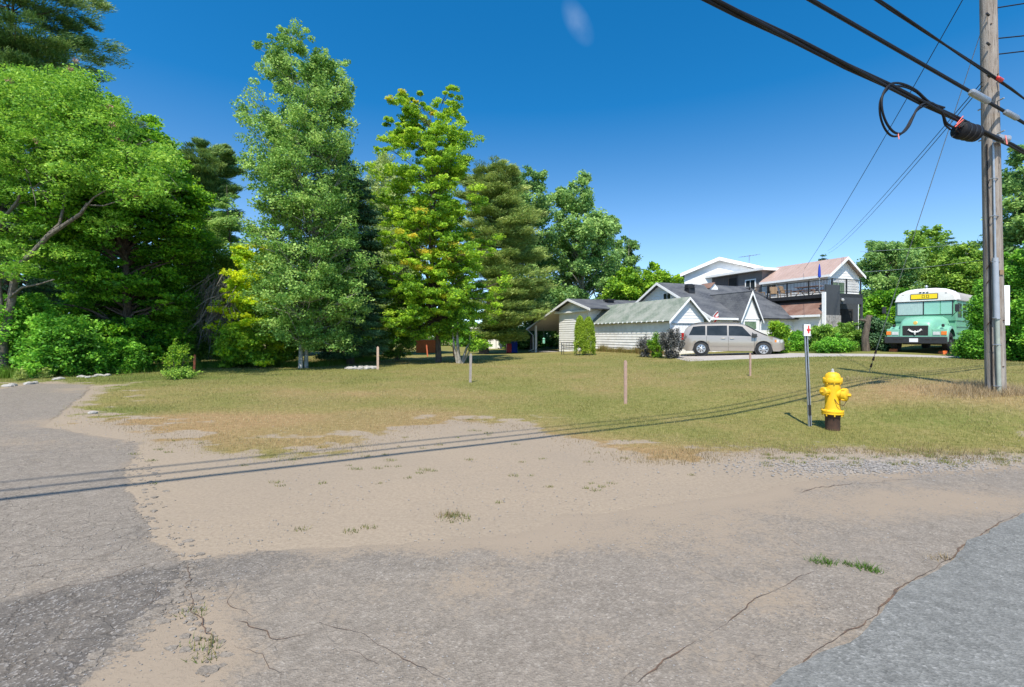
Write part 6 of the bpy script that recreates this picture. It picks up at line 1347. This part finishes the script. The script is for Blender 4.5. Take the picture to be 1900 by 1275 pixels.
cC, bC = span('telecom_cable', zC_, 0, .016, 'thinner black cable with red tape at the pole, highest of the three lines', sag=.15, slope=-.036, strands=2, tw=.012)
def sleeve(par, base, t0, t1, r, mat, nm, dz=0.):
    a = base+CD*t0+Vector((0,-.03,dz)); b = base+CD*t1+Vector((0,-.03,dz)); L_ = (b-a)
    mb = MB(base); mb.tube([a, a+L_*.06, a+L_*.1, a+L_*.9, a+L_*.94, b], [r*.5, r*.6, r, r, r*.6, r*.5], 12); o = mb.build(nm, M[mat], par, smooth=True); return o
sleeve(cB, bB, -1.6, -.78, .060, 'galv', 'splice_sleeve', -.01); sleeve(cB, bB, -.05, .6, .052, 'galv', 'splice_sleeve', -.03)
sleeve(cC, bC, -.42, -.18, .035, 'red', 'red_tape')
MB(bA).tube([bA+CD*-.12+Vector((0,-.07,.07)), bA+CD*-.10+Vector((0,-.09,-.1))], .012, 6).build('pink_ribbon', M['pinktape'], cA)
def loop():
    off = bA; o = cA; q = lambda x, y, t: (lambda c: c)(P3(x, y, (bA+CD*t).y-.03))
    t_ = lambda px: (lambda k: (k*bA.y-bA.x)/(CD.x-k*CD.y))((px-PX0)/F)
    path = [(1752,200),(1725,190),(1700,168),(1675,156),(1655,155),(1643,166),(1636,185),(1638,210),(1647,232),(1660,246),(1674,247),(1686,235),(1694,218),(1702,202),(1714,192),(1728,191),(1740,199),(1750,212),(1756,228),(1768,236)]
    pts = [P3(x, y, (bA+CD*t_(x)).y-.05) for x, y in path]
    # smooth the path
    P = []
    for i in range(len(pts)-1):
        p0, p1, p2, p3 = pts[max(i-1,0)], pts[i], pts[i+1], pts[min(i+2,len(pts)-1)]
        for k in range(4): t = k/4; P.append(.5*((2*p1)+(p2-p0)*t+(2*p0-5*p1+4*p2-p3)*t*t+(3*p1-p0-3*p2+p3)*t**3))
    P.append(pts[-1])
    MB(off).tube(P, .017, 8).build('slack_loop', M['cable'], o, smooth=True)
    MB(off).tube([p+Vector((.035*math.sin(i*.13), .03, -.02+.012*math.sin(i*.3))) for i, p in enumerate(P)], .015, 8).build('slack_loop', M['cable'], o, smooth=True)
    a = P3(1666, 247, (bA+CD*t_(1666)).y-.06); MB(off).tube([a, a+Vector((.01,-.01,-.10))], [.012,.006], 5).build('pink_ribbon', M['pinktape'], o)
    # splice case
    c = P3(1795, 245, (bA+CD*t_(1795)).y-.12); ax_ = Vector((.93,.25,-.05)).normalized(); L_ = .24
    MB(off).tube([c-ax_*L_, c-ax_*(L_-.03), c-ax_*(L_-.05), c+ax_*(L_-.05), c+ax_*(L_-.02), c+ax_*L_], [.09,.135,.14,.14,.11,.085], 20).build('splice_case', M['cable'], o, smooth=True)
    for s in (-.12, .0, .12): MB(off).tube([c+ax_*(s-.012), c+ax_*(s+.012)], .146, 20).build('case_rib', M['black'], o)
    r = np.random.default_rng(5)
    for k in range(7):
        a = c-ax_*L_+Vector((0, r.normal(0,.05), r.normal(0,.06))); b = a-ax_*.10+Vector((0, r.normal(0,.05), r.normal(.02,.06))); MB(off).tube([a, b, b+Vector((.12, -.02, .10+r.normal(0,.04)))], .010, 5).build('drop_lead', M['red' if k in (1, 4) else 'cable'], o)
loop()
# guy wires, service drops
def wire(name, pts, r, lab, sag=.0, mat='cable', group=None, cat='wire', n=24):
    a, b = Vector(pts[0]), Vector(pts[-1]); P = []
    for i in range(n+1): t = i/n; p = a.lerp(b, t); p.z -= sag*4*t*(1-t); P.append(p)
    o = MB(a).tube(P, r, 5).build(name, M[mat], smooth=True); o.location = a; return tag(o, lab, cat, group)
gd = G(1612, 692)
top_ = ctr(zc(22))+Vector((-.14,-.1,0))
gw_ = wire('guy_wire', [top_, (gd[0], gd[1], tz(*gd))], .0075, 'thin guy wire running from the pole down to the lawn left of the bus', mat='galv', cat='guy wire')
A0 = Vector(top_); A1 = Vector((gd[0], gd[1], tz(*gd)))
MB(A0).tube([A1.lerp(A0, .10), A1.lerp(A0, .30)], .014, 6).build('wire_guard', M['pvcg'], gw_)
for t in (.035, .062, .09): MB(A0).tube([A1.lerp(A0, t-.01), A1.lerp(A0, t+.004)], [.035,.02], 6).build('turnbuckle', M['rust'], gw_)
far1 = P3(1492, 500, 37.5)
wire('service_wire', [P3(1803, -30, 11.5), far1], .011, 'service wire dropping steeply onto the pink roof from the top of the frame', .25, group='service wires', cat='wire')
wire('service_wire', [ctr(zc(142))+Vector((-.15,0,0)), P3(1535, 466, 60)], .009, 'upper wire of the pair running from the pole to the far spruce tip', .4, group='service wires', cat='wire')
wire('service_wire', [ctr(zc(150))+Vector((-.15,0,0)), P3(1536, 470, 60)], .009, 'lower wire of the pair running from the pole to the far spruce tip', .5, group='service wires', cat='wire')
wire('service_wire', [ctr(zc(60))+Vector((.15,0,0)), (20, 7.5, 8.6)], .012, 'upper wire leaving the pole to the right', .3, group='wires leaving the pole to the right', cat='wire')
wire('service_wire', [ctr(zc(90))+Vector((.15,0,0)), (20, 7.5, 8.35)], .012, 'lower wire leaving the pole to the right', .25, group='wires leaving the pole to the right', cat='wire')
wire('service_wire', [ctr(zc(2))+Vector((.15,0,0)), (20, 7.5, 9.6)], .012, 'top wire leaving the pole to the right', .25, group='wires leaving the pole to the right', cat='wire')
wire('far_line', [P3(1596, 467, 36), P3(1900, 436, 38)], .012, 'upper faint pale line in front of the trees behind the bus', .2, mat='galv', group='faint lines behind the bus', cat='wire')
wire('far_line', [P3(1596, 505, 36), P3(1900, 470, 38)], .012, 'lower faint pale line in front of the trees behind the bus', .2, mat='galv', group='faint lines behind the bus', cat='wire')
